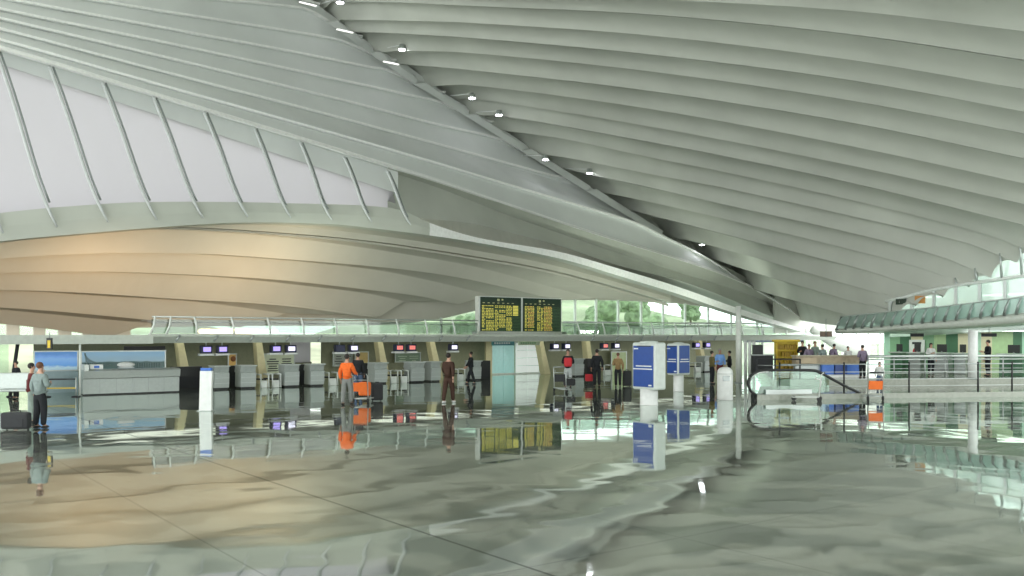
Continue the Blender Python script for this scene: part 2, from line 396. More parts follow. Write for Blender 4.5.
# --- left roof shell : fins from the upper left to the spine
FLp = [
 [(-420, -112), (-200, -66), (0, -27), (100, -13), (215, 0), (300, 8.5), (315, 14), (328, 22)],
 [(-400, -92), (-200, -54), (0, -14), (88, 0), (160, 11.7), (290, 32), (339, 41), (369, 53)],
 [(-380, -78), (-200, -42), (0, -2), (8, 0), (160, 28), (290, 52), (368, 67.5), (388, 71), (415, 84)],
 [(-360, -72), (-180, -31), (0, 10), (160, 42.5), (290, 70), (415, 97), (440, 103), (466, 115)],
 [(-350, -62), (-180, -22), (0, 19.5), (160, 57), (339, 100), (437, 125), (497, 139), (522, 151)],
 [(-340, -50), (-170, -12), (0, 30), (160, 72), (300, 108), (442, 146), (548, 175), (568, 180), (587, 191)],
 [(-330, -38), (-160, 1), (0, 41), (160, 86), (300, 125), (409, 156), (500, 183), (595, 211), (639, 225), (660, 236), (690, 250), (718, 266), (745, 285), (790, 312), (812, 328)],
 [(-320, -30), (-160, 8), (0, 50), (160, 98), (300, 140), (388, 167), (437, 182), (500, 203), (600, 236), (680, 260.5), (737, 281), (788, 309), (810, 328)],
]
FC = []
for i, pts in enumerate(FLp):
    x0, x1 = pts[0][0], pts[-1][0]
    v0 = 42.5+(7-i)*.75; v1 = VS if i < 6 else (47.2 if i == 6 else 46.4)
    P0 = at_v(0, 0, v0); P1 = at_v(x1, 0, v1)
    x0 = -250
    Cv = plan_curve(pts, P0, P1, x0, x1, 60)
    if i >= 6:
        vf = lerpf((0, 43.2), (392, 43.6), (812, 47.2)) if i == 6 else lerpf((0, 42.5), (392, 42.9), (812, 46.4))
        Cv = resample(vcurve(pts, vf, 160, x0, x1), 63)
    if i < 6:
        d = (Cv[-1]-Cv[-2]).normalized(); Cv += [Cv[-1]+d*.8+Vector((0, 0, -.05)), Cv[-1]+d*1.6+Vector((0, 0, .1)), Cv[-1]+d*2.4+Vector((0, 0, .4))]
    FC.append(Cv)
# one more fins above, out of frame
up = [[p+Vector((-2.6*c_*k, -2.6*s_*k, 1.5*k))+(-Vector((-s_, c_, 0))*-.4*k) for p in FC[0]] for k in (3, 2, 1)]
FALL = up+FC
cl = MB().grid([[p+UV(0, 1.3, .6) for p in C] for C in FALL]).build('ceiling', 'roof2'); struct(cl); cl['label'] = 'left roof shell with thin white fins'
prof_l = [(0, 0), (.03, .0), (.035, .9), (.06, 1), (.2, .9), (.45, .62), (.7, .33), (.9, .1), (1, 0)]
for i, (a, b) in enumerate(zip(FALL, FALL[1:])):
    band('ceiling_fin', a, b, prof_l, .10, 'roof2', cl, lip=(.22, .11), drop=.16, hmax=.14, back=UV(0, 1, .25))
# last fin edge
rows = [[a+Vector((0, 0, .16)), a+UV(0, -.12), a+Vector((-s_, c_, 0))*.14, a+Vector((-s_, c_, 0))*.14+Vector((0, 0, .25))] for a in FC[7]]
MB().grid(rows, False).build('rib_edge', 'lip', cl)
# spine closing skin between both shells
rg = [(-12, 35.5), (10, 27.2), (22.1, 22.6), (43.6, 14.8), (55.5, 10.3), (61, 7.2), (66, 4.6)]
rv = lerpf((22, 50.7), (43.6, 50.3), (50, 49.8), (58, 49.2), (66, 48.6))
MB().slab([[UV(u, rv(u), z+3.2) for u, z in rg], [UV(u, rv(u), z-(.5 if u < 40 else 1.5)) for u, z in rg]], UV(0, .2)).build('ridge_cap', 'roof', cl)
MB().slab([[UV(u, 50.9, z+3.0) for u, z in rg], [UV(u, 45.5, z+3.6) for u, z in rg]], (0, 0, .2)).build('ridge_cap', 'roof', cl)
EK = [(328, 22.5), (370, 53), (415, 84), (466, 115.5), (522, 151), (587, 191), (660, 236)]
for (xa, ya), (xb, yb) in zip(EK, EK[1:]):
    q = [at_v(xa-1, ya, 47.5), at_v(xa+10.5, ya-1, 47.7), at_v(xb+3.5, yb-4.5, 47.7), at_v(xb, yb, 47.5)]
    MB().slab([[q[0], q[3]], [q[1], q[2]]], UV(0, .12, .1)).build('ridge_plate', 'roof2', cl)
# --- tall frosted window under the fins
vg = 43.4
GT = [(-250, -18), (0, 62.5), (200, 127), (392, 190)]
GB = [(-250, 252), (-100, 230), (0, 218), (60, 212), (150, 206.5), (300, 208), (398, 213.5)]
n = 40; top = vcurve(GT, lambda x: vg, n, -250, 392); bot = vcurve(GB, lambda x: vg, n, -250, 398)
win = MB().slab([top, bot], UV(0, .06)).build('window_1', 'frost'); struct(win)
# strip over the glass up to the fin
f7 = vcurve([(p[0], p[1]-4) for p in FLp[7]], lambda x: vg+.1, n, -250, 398)
g2 = vcurve([(p[0], p[1]+1.5) for p in GT], lambda x: vg-.02, n, -250, 398)
struct(MB().slab([f7, g2], UV(0, .3)).build('trim_1', 'roof2'))
# curved white mullions
mt = [(-50, 36), (-4, 51), (49, 66), (102, 82), (153, 97), (204, 112), (254, 128), (300, 142), (344, 157), (387, 171)]
mbm = [(3, 233), (57, 227), (108, 222), (157, 220), (203, 218), (248, 217), (291, 218), (332, 220), (372, 222), (411, 225)]
mt += [(-104, 22), (-160, 8)]; mbm += [(-52, 241), (-106, 250)]
for (xa, ya), (xb, yb) in zip(mt, mbm):
    A = at_v(xa, ya, 42.7); B = at_v(xb, yb, 41.95); pts = []
    for k in range(15):
        t = k/14; q = A.lerp(B, t); q += UV(-.16*math.sin(PI*t**2.2), -.06*math.sin(PI*t), 0)
        pts.append(q)
    mb = MB(); mb.tube(pts, [.075]*12+[.07, .06, .04], 8)
    o = mb.build('mullion', 'mull', win)
    mb = MB(); mb.tube([p+UV(.17, .05, 0) for p in pts[:13]], .045, 6); mb.build('mullion_rail', 'steel', o)
# arch beam below the window, sweeping down to the foot of the roof
va = lerpf((-300, 42.2), (420, 42.2), (805, 45.4))
AT = [(-250, 247), (-100, 225), (0, 213), (60, 207), (150, 202), (300, 203.5), (398, 209), (430, 223), (477, 237.5), (560, 252), (620, 269), (680, 287.5), (736, 307.5), (803, 329)]
AB = [(-250, 285), (-100, 256), (0, 241.4), (78, 234), (200, 224.4), (258, 222.5), (336, 224.4), (380, 229), (438, 236.5), (477, 242.5), (560, 258.5), (620, 276), (680, 294.5), (736, 313.5), (803, 332)]
n = 70
at_ = vcurve(AT, va, n, -250, 803); ab_ = vcurve(AB, va, n, -250, 803)
beam = MB().slab([at_, [a.lerp(b, .5)+UV(0, -.05) for a, b in zip(at_, ab_)], ab_], UV(0, .9), False).build('ceiling', 'roof'); struct(beam); beam['label'] = 'arched edge beam under the tall window'
st = vcurve(AT, lambda x: va(x)-.06, 34, 430, 803); sb = vcurve(AB, lambda x: va(x)-.06, 34, 430, 803)
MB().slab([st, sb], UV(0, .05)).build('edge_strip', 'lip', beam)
# shells between fin seven and the beam, right of the window
vfr = lerpf((0, 42.5), (392, 42.9), (812, 46.4))
def dn(pts, f): return [(x, y+f(x)) for x, y in pts]
F7p = [(386, 166.5)]+FLp[7][6:]
F7p = [(388, 167), (437, 181), (500, 203), (540, 216.5), (600, 236), (680, 260.5), (737, 281), (788, 309), (810, 328)]
F8 = [(388, 213), (407, 216.6), (469, 223), (500, 230), (560, 246), (617, 265), (680, 281), (718, 294.5), (765, 314), (806, 329)]
F7r = vcurve(F7p, vfr, 60, 388, 806)
F7b = vcurve(dn(F7p, lerpf((388, 4), (500, 9), (680, 12.5), (740, 9.5), (806, 1))), lambda x: vfr(x)+1.3, 60, 388, 806)
F8c = vcurve(F8, lambda x: vfr(x)+.1, 60, 388, 806)
ATr = vcurve(dn(AT, lambda x: 1.5), lambda x: vfr(x)+1.2, 60, 388, 806)
sh = MB().grid([F7r, F7b], False).build('ceiling', 'roof'); struct(sh); sh['label'] = 'roof shell beside the tall window'
MB().grid([F7b, [a.lerp(b, .5)+UV(0, .1) for a, b in zip(F7b, F8c)], F8c], True).build('ceiling_rib', 'roof', sh)
MB().grid([F8c, ATr], False).build('ceiling_rib', 'roof', sh)
MB().slab([[p+UV(0, 1.2, 1.2) for p in F7r], [p+UV(0, 1.2, .4) for p in ATr]], UV(0, .3)).build('roof_backing', 'roof', sh)
# --- lower vault behind the mezzanine
VP = [
 ([(-250, 262), (-100, 243), (0, 235), (80, 229.5), (180, 227), (300, 234), (380, 242), (480, 257), (560, 272), (671, 302.5)], 43.0, 47.0),
 ([(-250, 282), (-100, 266), (0, 256.6), (98, 251), (200, 251), (258, 254), (380, 263.5), (458, 273.5), (560, 296)], 45.0, 47.6),
 ([(-250, 290), (-100, 277), (0, 271), (100, 269.5), (200, 272.5), (278, 277), (380, 288), (420, 293), (458, 301)], 47.0, 48.8),
 ([(-250, 300), (-100, 291), (0, 288), (78, 290), (180, 296), (278, 301.6), (380, 314)], 49.0, 50.2),
 ([(-250, 306), (-100, 303), (0, 305), (50, 308), (100, 312), (170, 318), (240, 323)], 51.0, 51.4),
 ([(-250, 314), (-100, 316), (0, 321), (60, 327), (110, 333)], 53.0, 53.0),
]
VC = []
for pts, v0, v1 in VP:
    VC.append(plan_curve(pts, at_v(0, 0, v0), at_v(pts[-1][0], 0, v1), -250, pts[-1][0], 50))
vr = MB().slab([VC[0], [p+Vector((0, 0, .45)) for p in VC[0]]], UV(0, .3)).build('ceiling', 'vault'); struct(vr); vr['label'] = 'lower vault of broad beige ribs'
prof_v = [(0, 0, -.03), (.02, 0, -.03), (.025, .02, -.01), (.66, .6, 0), (.70, .62, 0), (1, 0, -.03)]
for a, b in zip(VC, VC[1:]): band('vault_rib', a, b, prof_v, 1.0, 'vault', vr, smooth=False)
b1 = resample(vcurve(AB, lambda x: va(x)+.85, 120, -250, 671), 50)
MB().grid([[p+Vector((0, 0, .25)) for p in b1], [p+Vector((0, 0, .35)) for p in resample(VC[0], 50)]]).build('vault_joint', 'vault', vr)
# closing skin above the vault (dark outside)
MB().grid([[p+UV(0, 1.3, .75) for p in C] for C in VC]).build('vault_deck', 'vault', vr)
# header over the clerestory and glass
vc_ = lerpf((-250, 57), (0, 55), (225, 53), (380, 51), (458, 49.6), (560, 48.3), (671, 48), (830, 48))
CT = [(-250, 323), (0, 322), (60, 325), (110, 328), (225, 326), (380, 325), (440, 319), (476, 310.5), (520, 303), (565, 300), (671, 303), (736, 312), (800, 329), (830, 334)]
hb = vcurve(CT, vc_, 60, -250, 826); ht = [Vector((p.x, p.y, max(p.z+.3, 3.1+2.6*max(0, min(1, (i-18)/20))))) for i, p in enumerate(hb)]
for i in range(60):
    px = -250+1076*i/59
    if px > 560: ht[i].z = max(hb[i].z+.05, at_v(px, interp(AB, min(px, 803))-9, vc_(px)).z)
struct(MB().slab([ht, hb], UV(0, .25)).build('wall_back', 'vault'))
gz = [Vector((p.x, p.y, 2.46)) for p in hb]
gl = struct(MB().slab([[p.copy() for p in hb], gz], UV(0, .04)).build('window_2', 'glass'))
for px in (441, 477, 575, 596, 618, 641, 663, 685, 708, 731, 757, 781):
    p = at_v(px, 0, vc_(px)-.05); t = interp(CT, px); z1 = at_v(px, t, vc_(px)).z+.1
    MB().box(p.x, p.y, (2.46+z1)/2, .14, .14, z1-2.46, TH).build('mullion', 'frame', gl)
q = [vcurve([(-250, y), (826, y)], lambda x: vc_(x)-.08, 30, 560, 800) for y in (323,)]
MB().tube(q[0], .05, 6).build('transom', 'steel_l', gl)
for a, b in ((-60, -8), (6, 19), (33, 45), (58, 71), (82, 93), (104, 130)):
    A = at_v(a, 0, vc_(a)-.2); B = at_v(b, 0, vc_(b)-.2); m_ = (A+B)/2
    struct(MB().box(m_.x, m_.y, 2.86, (B-A).length, .3, .85, TH).build('trim_2', 'vault'))
# white columns that show behind
# --- mezzanine slab with its fascia
def uvgrid(pts, z): return [UV(a, b, z) for a, b in pts]
u0 = -34; u1 = 60.5
mz = MB(); mz.slab([[UV(u0, 39.9, 2.42), UV(u1, 39.9, 2.42)], [UV(u0, 57.5, 2.42), UV(u1, 49, 2.42)]], (0, 0, -.24)); mz = struct(mz.build('ceiling', 'soffit')); mz['label'] = 'mezzanine slab over the check-in desks'
ub = up_(150, 39.6)
fs = MB(); fs.slab([[UV(ub, 39.55, 2.49), UV(u1, 39.55, 2.49)], [UV(ub, 39.45, 2.38), UV(u1, 39.45, 2.38)], [UV(ub, 39.75, 2.1), UV(u1, 39.75, 2.1)]], UV(0, .35)); fs.build('fascia', 'fascia', mz)
# canopy at the left without railing
fs = MB(); fs.slab([[UV(u0, 39.0, 2.44), UV(ub-.02, 39.0, 2.44)], [UV(u0, 39.05, 2.08), UV(ub-.02, 39.05, 2.08)]], UV(0, 1.0)); fs.build('fascia', 'fascia', mz)
# small bracket lamps on the fascia
for px in (178, 216, 252, 288, 320, 353, 384, 413, 441, 468, 593, 617, 642, 667, 691, 715):
    p = at_v(px, 338, 39.35); MB().tube([p+UV(-.1, 0, -.15), p+UV(.08, -.05, .12)], .05, 6).build('fascia_bracket', 'steel', mz)
# --- railing on the mezzanine edge
pr = [(155, 150), (171, 166), (194, 197), (231, 234), (267, 270.5), (301, 304), (334, 337.5), (365.6, 369), (396, 399), (424.6, 427.5), (452, 455)]
pr2 = [(576.7, 580), (602, 605), (627, 630), (651, 654), (674, 677), (697, 700), (719, 722), (740, 743), (761, 764)]
def railing(prs, xa, xb, label):
    r = thing('glass_railing', label, 'railing', UV(up_((xa+xb)/2, 39.7), 39.7, 2.49)); inv = Matrix.Translation(-r.location)
    def bl(mb, *a, **k):
        mb.v = [p-r.location for p in mb.v]; return mb.build(*a, **k)
    ua, ue = up_(xa, 39.7), up_(xb, 39.7)
    bl(MB().tube([UV(ua, 39.7, 3.22), UV(ue, 39.7, 3.22)], .035, 8), 'handrail', M['steel_l'], r)
    bl(MB().tube([UV(ua, 39.72, 3.0), UV(ue, 39.72, 3.0)], .018, 6), 'wire_rail', M['steel'], r)
    bl(MB().slab([[UV(ua, 39.76, 3.12), UV(ue, 39.76, 3.12)], [UV(ua, 39.76, 2.52), UV(ue, 39.76, 2.52)]], UV(0, .02)), 'glass_panel', M['railglass'], r)
    for a, b in prs:
        A = at_v(a, 0, 39.6); B = at_v(b, 0, 39.6); A.z = 3.25; B.z = 2.45
        bl(MB().tube([A, A.lerp(B, .5)+UV(.05, 0, 0), B], [.035, .045, .055], 6), 'post', M['frame'], r)
    return r
railing(pr, 152, 478, 'long glass railing on the mezzanine left of the flight board')
railing(pr2, 563, 775, 'glass railing on the mezzanine right of the flight board')
# --- walls below the mezzanine
def uwall(name, ua, ue, v, z0, z1, m, th=.15): return struct(MB().slab([[UV(ua, v, z0), UV(ue, v, z0)], [UV(ua, v, z1), UV(ue, v, z1)]], UV(0, th)).build(name, m))
ux = lambda px, v: up_(px, v)
uwall('wall_back', ux(34, 46), ux(200, 46), 46, 0, 2.18, 'wallo')
uwall('wall_back', ux(200, 46), ux(290, 46)-.01, 46, 0, 2.18, 'wallo')
uwall('wall_back', ux(322, 46), ux(486, 46), 46, 0, 2.18, 'wallo')
uwall('wall_back', ux(545, 46), ux(742, 46), 46, 0, 2.18, 'wallo')
uwall('trim_3', ux(486, 45), ux(492, 45), 45, 0, 2.18, 'wallc')
struct(MB().slab([[UV(ux(290, 46), 47.5, .9), UV(ux(322, 46), 47.5, .9)], [UV(ux(290, 46), 47.5, 2.1), UV(ux(322, 46), 47.5, 2.1)]], UV(0, .05)).build('window_3', 'frost'))
uwall('wall_back', ux(288, 46), ux(324, 46), 47.6, 0, .95, 'wallo', .1)
# far left glazing
gw = struct(MB().slab([[UV(-34, 52, 0), UV(ux(34, 46)-.2, 52, 0)], [UV(-34, 52, 2.18), UV(ux(34, 46)-.2, 52, 2.18)]], UV(0, .05)).build('window_4', 'glass'))
for k in range(9):
    MB().box(*UV(-6+k*1.5, 51.95, 1.09), .12, .12, 2.18, TH).build('mullion', 'steel', gw)
# slanted concrete props under the mezzanine
for i, (a, b) in enumerate(((180, 188), (259, 264), (380, 387), (432, 440), (541, 548), (588, 592), (700, 706))):
    A = UV(ux(a, 43.5), 43.5, 2.18); B = UV(ux(b, 43.5), 43.5, 0)
    mb = MB(); w = .16
    mb.slab([[A+UV(-w, 0), A+UV(w, 0)], [B+UV(-w*1.5, 0), B+UV(w*1.5, 0)]], UV(0, .5)); o = struct(mb.build('trim_4', 'wallc', bevel=.03))
# ================================================================== outside
hill = MB(); rows = []
for j in range(24):
    row = []
    for i in range(50):
        u = -80+i*5; v = 62+j*4; z = -1.0+max(0, (v-64))*.16*(.55+.45*math.sin(u*.06+1.1))+1.3*math.sin(u*.13+v*.07)*min(1, j/6)
        row.append(UV(u, v, z))
    rows.append(row)
hill = hill.grid(rows).build('hillside', 'grass'); struct(hill); hill['label'] = 'green hillside outside'
def tree(px, v, h, r, label):
    p = at_v(px, 0, v); p.z = 0; u, vv = XYuv(p)
    zz = -1.0+max(0, (v-64))*.16*(.55+.45*math.sin(u*.06+1.1))-.3
    t = thing('tree', label, 'tree', (p.x, p.y, zz), 0, 'trees on the hillside')
    MB().tube([(0, 0, 0), (.1, 0, h*.35), (.05, .1, h*.6)], [.18, .14, .09], 8).build('trunk', 'bark', t)
    bm = bmesh.new(); rnd = random.Random(int(px))
    for k in range(9):
        mtx = Matrix.Translation((rnd.uniform(-.5, .5)*r, rnd.uniform(-.5, .5)*r, h*(.5+.4*rnd.random()))) @ Matrix.Scale(r*rnd.uniform(.4, .7), 4)
        bmesh.ops.create_icosphere(bm, subdivisions=3, radius=1, matrix=mtx)
    for v_ in bm.verts: v_.co += Vector((rnd.uniform(-1, 1), rnd.uniform(-1, 1), rnd.uniform(-1, 1)))*.13
    me = bpy.data.meshes.new('crown'); bm.to_mesh(me); bm.free(); me.materials.append(M['leaf']); o = bpy.data.objects.new('crown', me); COL.objects.link(o); o.parent = t
for px, v, h, r, l in ((583, 72, 5.0, 1.6, 'small round tree outside just right of the flight board'), (603, 84, 6.8, 2.3, 'broad tree on the slope behind the second clerestory pane'),
                       (633, 88, 7.2, 2.4, 'tall tree on the slope above the middle of the clerestory'), (655, 76, 5.2, 1.8, 'dark tree seen through the clerestory above the near blue kiosk'), (464, 74, 5.5, 1.8, 'tree outside seen left of the flight board'),
                       (690, 92, 5.2, 1.8, 'pale far tree seen through the right end of the clerestory')):
    tree(px, v, h, r, l)

# ================================================================== RIGHT WING
def kerb(name, a, b, z, dep, m='soffit'):
    A = at_d(a[0], HY, a[1]); B = at_d(b[0], HY, b[1]); A.z = B.z = z; d = (B-A).normalized(); nn = Vector((-d.y, d.x, 0))
    return struct(MB().slab([[A, B], [A+nn*dep, B+nn*dep]], (0, 0, -z-.02)).build(name, m, bevel=.02))
PZ = .5
M['kerb'] = mat('kerb_stone', (.30, .32, .27), .12, noise=(9, .1))
def platform(name, corners, z):
    P = [at_d(a, HY, d) for a, d in corners]
    for p in P: p.z = z
    return struct(MB().slab([[P[0], P[1]], [P[3], P[2]]], (0, 0, -z-.02)).build(name, 'kerb', bevel=.02))
platform('trim_5', ((757, 33.7), (1180, 37.0), (1180, 44), (760, 39.4)), .2)
platform('floor', ((772, 38.8), (1180, 42.0), (1180, 62), (758, 58)), PZ)
# balcony
def pxline(pts): return lambda x: interp(pts, x)
bt = pxline([(836, 329), (892, 325), (960, 319), (1024, 312.5), (1150, 297)])
bb = pxline([(836, 333.5), (892, 330.5), (960, 327), (1024, 322.5), (1150, 312)])
rt = pxline([(838, 316.5), (892, 311), (960, 304), (1024, 296), (1150, 277)])
cols = [836+i*(1290-836)/40 for i in range(41)]
UB = 43.5
topl = [at_u(x, bt(x), UB) for x in cols]; botl = [at_u(x, bb(x), UB) for x in cols]
def rot_off(a, b): return Vector((a*c_-b*s_, a*s_+b*c_, 0))
bal = struct(MB().slab([topl, [a.lerp(b, .5)+rot_off(-.12, 0) for a, b in zip(topl, botl)], botl], rot_off(.5, 0), True).build('ceiling', 'fascia')); bal['label'] = 'balcony of the right wing'
MB().slab([[p+rot_off(.4, 0) for p in botl], [p+rot_off(8, 0) for p in botl]], (0, 0, .2)).build('soffit', 'white', bal)
rl = thing('glass_railing', 'sloping teal glass railing with dark slanted posts on the right balcony', 'railing', topl[15])
def rb(mb, *a, **k):
    mb.v = [p-rl.location for p in mb.v]; return mb.build(*a, **k)
toprail = [at_u(x+4, rt(x), UB-.1) for x in cols]
rb(MB().tube(toprail, .035, 6), 'handrail', 'steel_l', rl)
rb(MB().slab([[p+rot_off(.04, 0) for p in toprail], [p+rot_off(.04, 0) for p in topl]], rot_off(.02, 0)), 'glass_panel', pane_mat('teal_glass', (.68, .78, .75), .45, .1), rl)
for px in (836, 845, 853, 861.5, 871, 881, 891, 901, 911, 921.5, 932.5, 944, 956, 968, 980, 992, 1004, 1016, 1029, 1043, 1058, 1074, 1092, 1110, 1130, 1151, 1173, 1196, 1220, 1246, 1273):
    a = at_u(px+5.5, rt(px+3)+.5, UB-.12); b = at_u(px, bt(px)+1, UB-.12)
    rb(MB().tube([a, a.lerp(b, .5)+rot_off(-.06, 0), b], [.03, .06, .075], 6), 'post', M['steel'], rl)
# upper glazing of the wing
UG = 45.3
ends = [RC[i][-1] for i in range(16, 8, -1)]
vv = [XYuv(p)[1] for p in ends]; tz = [(v, p.z) for v, p in zip(vv, ends)]
tz.sort(); tzl = [(3, 9.4), (14, 7.6)]+tz
def topz(v):
    return lerpf(*tzl)(v)
vs_ = [26.4, 25.6, 25, 23.5, 22, 20.5, 19.3, 17, 14, 9, 4, -4, -12]
fz = lambda v: 2.9+.05*(20-v)
gr = struct(MB().slab([[UV(UG, v, max(topz(v)+.02, 3.2)) for v in vs_], [UV(UG, v, fz(v)-.25) for v in vs_]], rot_off(.05, 0)).build('window_5', pane_mat('wing_glass', (.78, .86, .82), .45, .1)))
hb_ = pxline([(860, 304), (890, 300.5), (934, 289.5), (1024, 275.5), (1150, 255)])
MB().tube([at_u(x, hb_(x), UG-.15) for x in range(886, 1300, 12)], .09, 8).build('head_beam', 'frame', gr)
for px in (890, 912, 934, 956, 980, 1005, 1032, 1062, 1095, 1131, 1170, 1215, 1262):
    a = at_u(px, hb_(px), UG-.12); b = at_u(px, bt(px), UG-.12)
    MB().box(a.x, a.y, (a.z+b.z)/2, .12, .16, a.z-b.z, TH).build('mullion', 'steel_l', gr)
for i in range(9, 16):
    e = RC[i][-1]; px = CX+F*e.x/e.y
    b = at_u(px+2, hb_(px+2), UG-.15)
    MB().tube([e+Vector((0, 0, .1)), b], [.05, .07], 6).build('strut', 'steel_l', gr)
# signs behind the upper glass
def wing_sign(px0, px1, y0, y1, m, label):
    a = at_u(px0, y1, UG-.25); b = at_u(px1, y1, UG-.25); z1 = at_u(px0, y0, UG-.25).z
    t = thing('hanging_sign', label, 'sign', (a+b)/2)
    mid = (a+b)/2; L_ = (b-a).length
    MB().box(0, 0, (z1-mid.z)/2, .08, L_, z1-mid.z, TH).build('panel', m, t, bevel=.01)
    return t, L_, z1-mid.z
t, L_, hh_ = wing_sign(896, 906, 299, 304.5, 'board', 'small black sign with a white pictogram behind the upper right glazing')
MB().box(*(rot_off(-.05, L_*.12)), 0, .02, L_*.25, hh_*.4, TH).build('pictogram', 'white2', t, loc=(0, 0, hh_*.5))
t, L_, hh_ = wing_sign(915, 925, 296, 303.5, mat('sign_orange', (.55, .25, .06), .5), 'orange sign behind the upper right glazing')
# ceiling and back of upper wing room
struct(MB().slab([[UV(50, v, 2.7) for v in (-12, 16, 22, 26, 30)], [UV(50, v, z) for v, z in ((-12, 9), (16, 7.6), (22, 6.6), (26, 5.2), (30, 4.2))]], rot_off(.1, 0)).build('wall_right', mat('wing_wall', (.34, .39, .35), .5)))
for v_ in (10, 14, 18, 22, 26):
    t = thing('tube_lamp', 'white tube lamp in the upper right room', 'lamp', UV(48.5, v_, 4.6 if v_ > 18 else 5.4), TH, 'tube lamps in the upper right room'); t['label'] = 'white tube lamp in a row of tube lamps in the upper right room'
    MB().box(0, 0, 0, .18, 2.2, .06).build('housing', 'white2', t); MB().tube([(0, -1.05, -.05), (0, 1.05, -.05)], .03, 8).build('tube', mat('tube_light', (1, 1, 1), .3, emit=(.95, 1, .95), estr=4), t)
# shop front under the balcony
US = 46.2
def shop_panel(a, b, m, z0=PZ, z1=2.62, off=0):
    A = at_u(a, 0, US+off); B = at_u(b, 0, US+off); A.z = B.z = z0; C_ = A.copy(); D_ = B.copy(); C_.z = D_.z = z1
    return struct(MB().slab([[A, B], [C_, D_]], rot_off(.12, 0)).build('wall_right', m))
M['g1'] = mat('shop_green', (.24, .42, .26), .25); M['g2'] = mat('shop_lime', (.42, .58, .32), .3); M['g3'] = mat('shop_dark_green', (.06, .17, .09), .3)
M['g4'] = mat('shop_cream', (.72, .66, .46), .4); M['g5'] = mat('shop_mint', (.42, .66, .52), .3)
for a, b, m in ((884, 890, 'g5'), (890, 900, 'g1'), (900, 911, 'g3'), (911, 923, 'g4'), (923, 934, 'g1'), (934, 946, 'g2'), (946, 958, 'g3'), (958, 968, 'g4'), (968, 981, 'g5'), (981, 992, 'g4'), (992, 1013, 'g2'), (1013, 1022, 'g3'), (1022, 1060, 'g5'), (1060, 1110, 'g2'), (1110, 1180, 'g5'), (1180, 1290, 'g1')):
    shop_panel(a, b-.05, m)
# poster in the shop front
a = at_u(913, 337, US-.1); b = at_u(921, 337, US-.1); t = thing('poster', 'white poster with a red figure on the green shop front', 'poster', ((a+b)/2).to_2d().to_3d()+Vector((0, 0, 1.6)), TH)
MB().box(0, 0, 0, .05, .85, 1.2).build('sheet', 'white2', t); MB().ball((-.03, .05, -.05), .22, 8, 1.1, .1, .8).build('red_figure', 'red', t); MB().box(-.03, 0, .42, .02, .5, .12).build('headline', 'dark', t)
def uthing(name, label, cat, px, u, z=PZ, group=None):
    p = at_u(px, 0, u); p.z = z; return thing(name, label, cat, p, TH, group)
# shop desks (local x = depth away, local y = along the wall)
for px, w, l, m_ in ((898.5, .65, 'dark rental desk below the green wall panels left of the poster', 'g3'), (916.5, .65, 'grey rental desk right below the shop poster', 'steel'), (941, 1.0, 'wide grey rental desk right of the woman in white', 'steel'),
                     (962, .6, 'grey rental desk just left of the white round column', 'steel'), (1013, 1.1, 'dark rental desk at the right edge behind the man in black', 'g3')):
    t = uthing('service_desk', l, 'desk', px, 44.9)
    MB().box(0, 0, .5, .5, w, 1.0, 0, .94).build('body', m_, t, bevel=.02); MB().box(-.05, 0, 1.03, .7, w+.08, .06).build('desk_top', 'steel_l', t, bevel=.01)
    sc = MB().box(.1, 0, 1.28, .06, w*.5, .4).build('computer_screen', 'black', t, bevel=.01); MB().box(.12, 0, 1.08, .1, .08, .1).build('stand', 'steel', sc)
for px, l in ((917, 'small dark hanging sign over the shop poster'), (989, 'small dark hanging sign above the man in black')):
    t = uthing('hanging_sign', l, 'sign', px, 44.2, 2.45); MB().box(0, 0, 0, .08, .7, .16).build('panel', 'dark', t, bevel=.01); MB().tube([(0, 0, .08), (0, 0, .35)], .015, 6).build('rod', 'steel', t)
# white round column by the shops
p = at_d(973, 0, 39.5); p.z = .5; t = thing('round_column', 'white round column standing in front of the rental desks', 'column', p)
MB().lathe([(.2, 0), (.2, 2.15)], n=24).build('shaft', 'white2', t); MB().lathe([(.24, 0), (.24, .08)], n=24).build('base_ring', 'steel', t)
# glass front beyond the wing and check-in line
wb = struct(MB().slab([[UV(up_(742, 46.3), 46.3, 0), UV(80, 46.3, 0)], [UV(up_(742, 46.3), 46.3, 2.5), UV(80, 46.3, 3.6)]], rot_off(0, .05)).build('window_6', 'glass'))
for px in (762, 786, 806, 824, 842, 856, 868, 880):
    u_ = up_(px, 46.25); MB().box(*UV(u_, 46.2, 1.5), .14, .14, 3.0, TH).build('mullion', 'white2', wb)
struct(MB().slab([[UV(62, 46.25, 2.6), UV(80, 46.25, 3.0)], [UV(62, 46.25, 6), UV(80, 46.25, 6)]], rot_off(0, .2)).build('wall_back', 'roof'))
# white struts of the roof foot
ft = struct(MB().tube([at_d(812, 329, 71), at_d(836, 343, 71), at_d(868, 352, 70)], [.35, .5, .7], 10).build('trim_6', 'white'))
# navy sign band
a = up_(744, 40.2); b = up_(803, 40.2); mid = UV((a+b)/2, 40.2, 2.12)
t = thing('sign_band', 'long navy sign band below the end of the mezzanine', 'sign', mid, TH)
MB().box(0, 0, 0, b-a, .12, .34).build('panel', mat('navy_sign', (.03, .06, .13), .4), t, bevel=.01)
mb = MB(); rn = random.Random(3); x = -(b-a)/2+.6
while x < (b-a)/2-.6: w = rn.uniform(.08, .22); mb.box(x, -.07, 0, w, .02, .13); x += w+.09
mb.build('lettering', mat('pale_letters', (.3, .4, .5), .5), t)
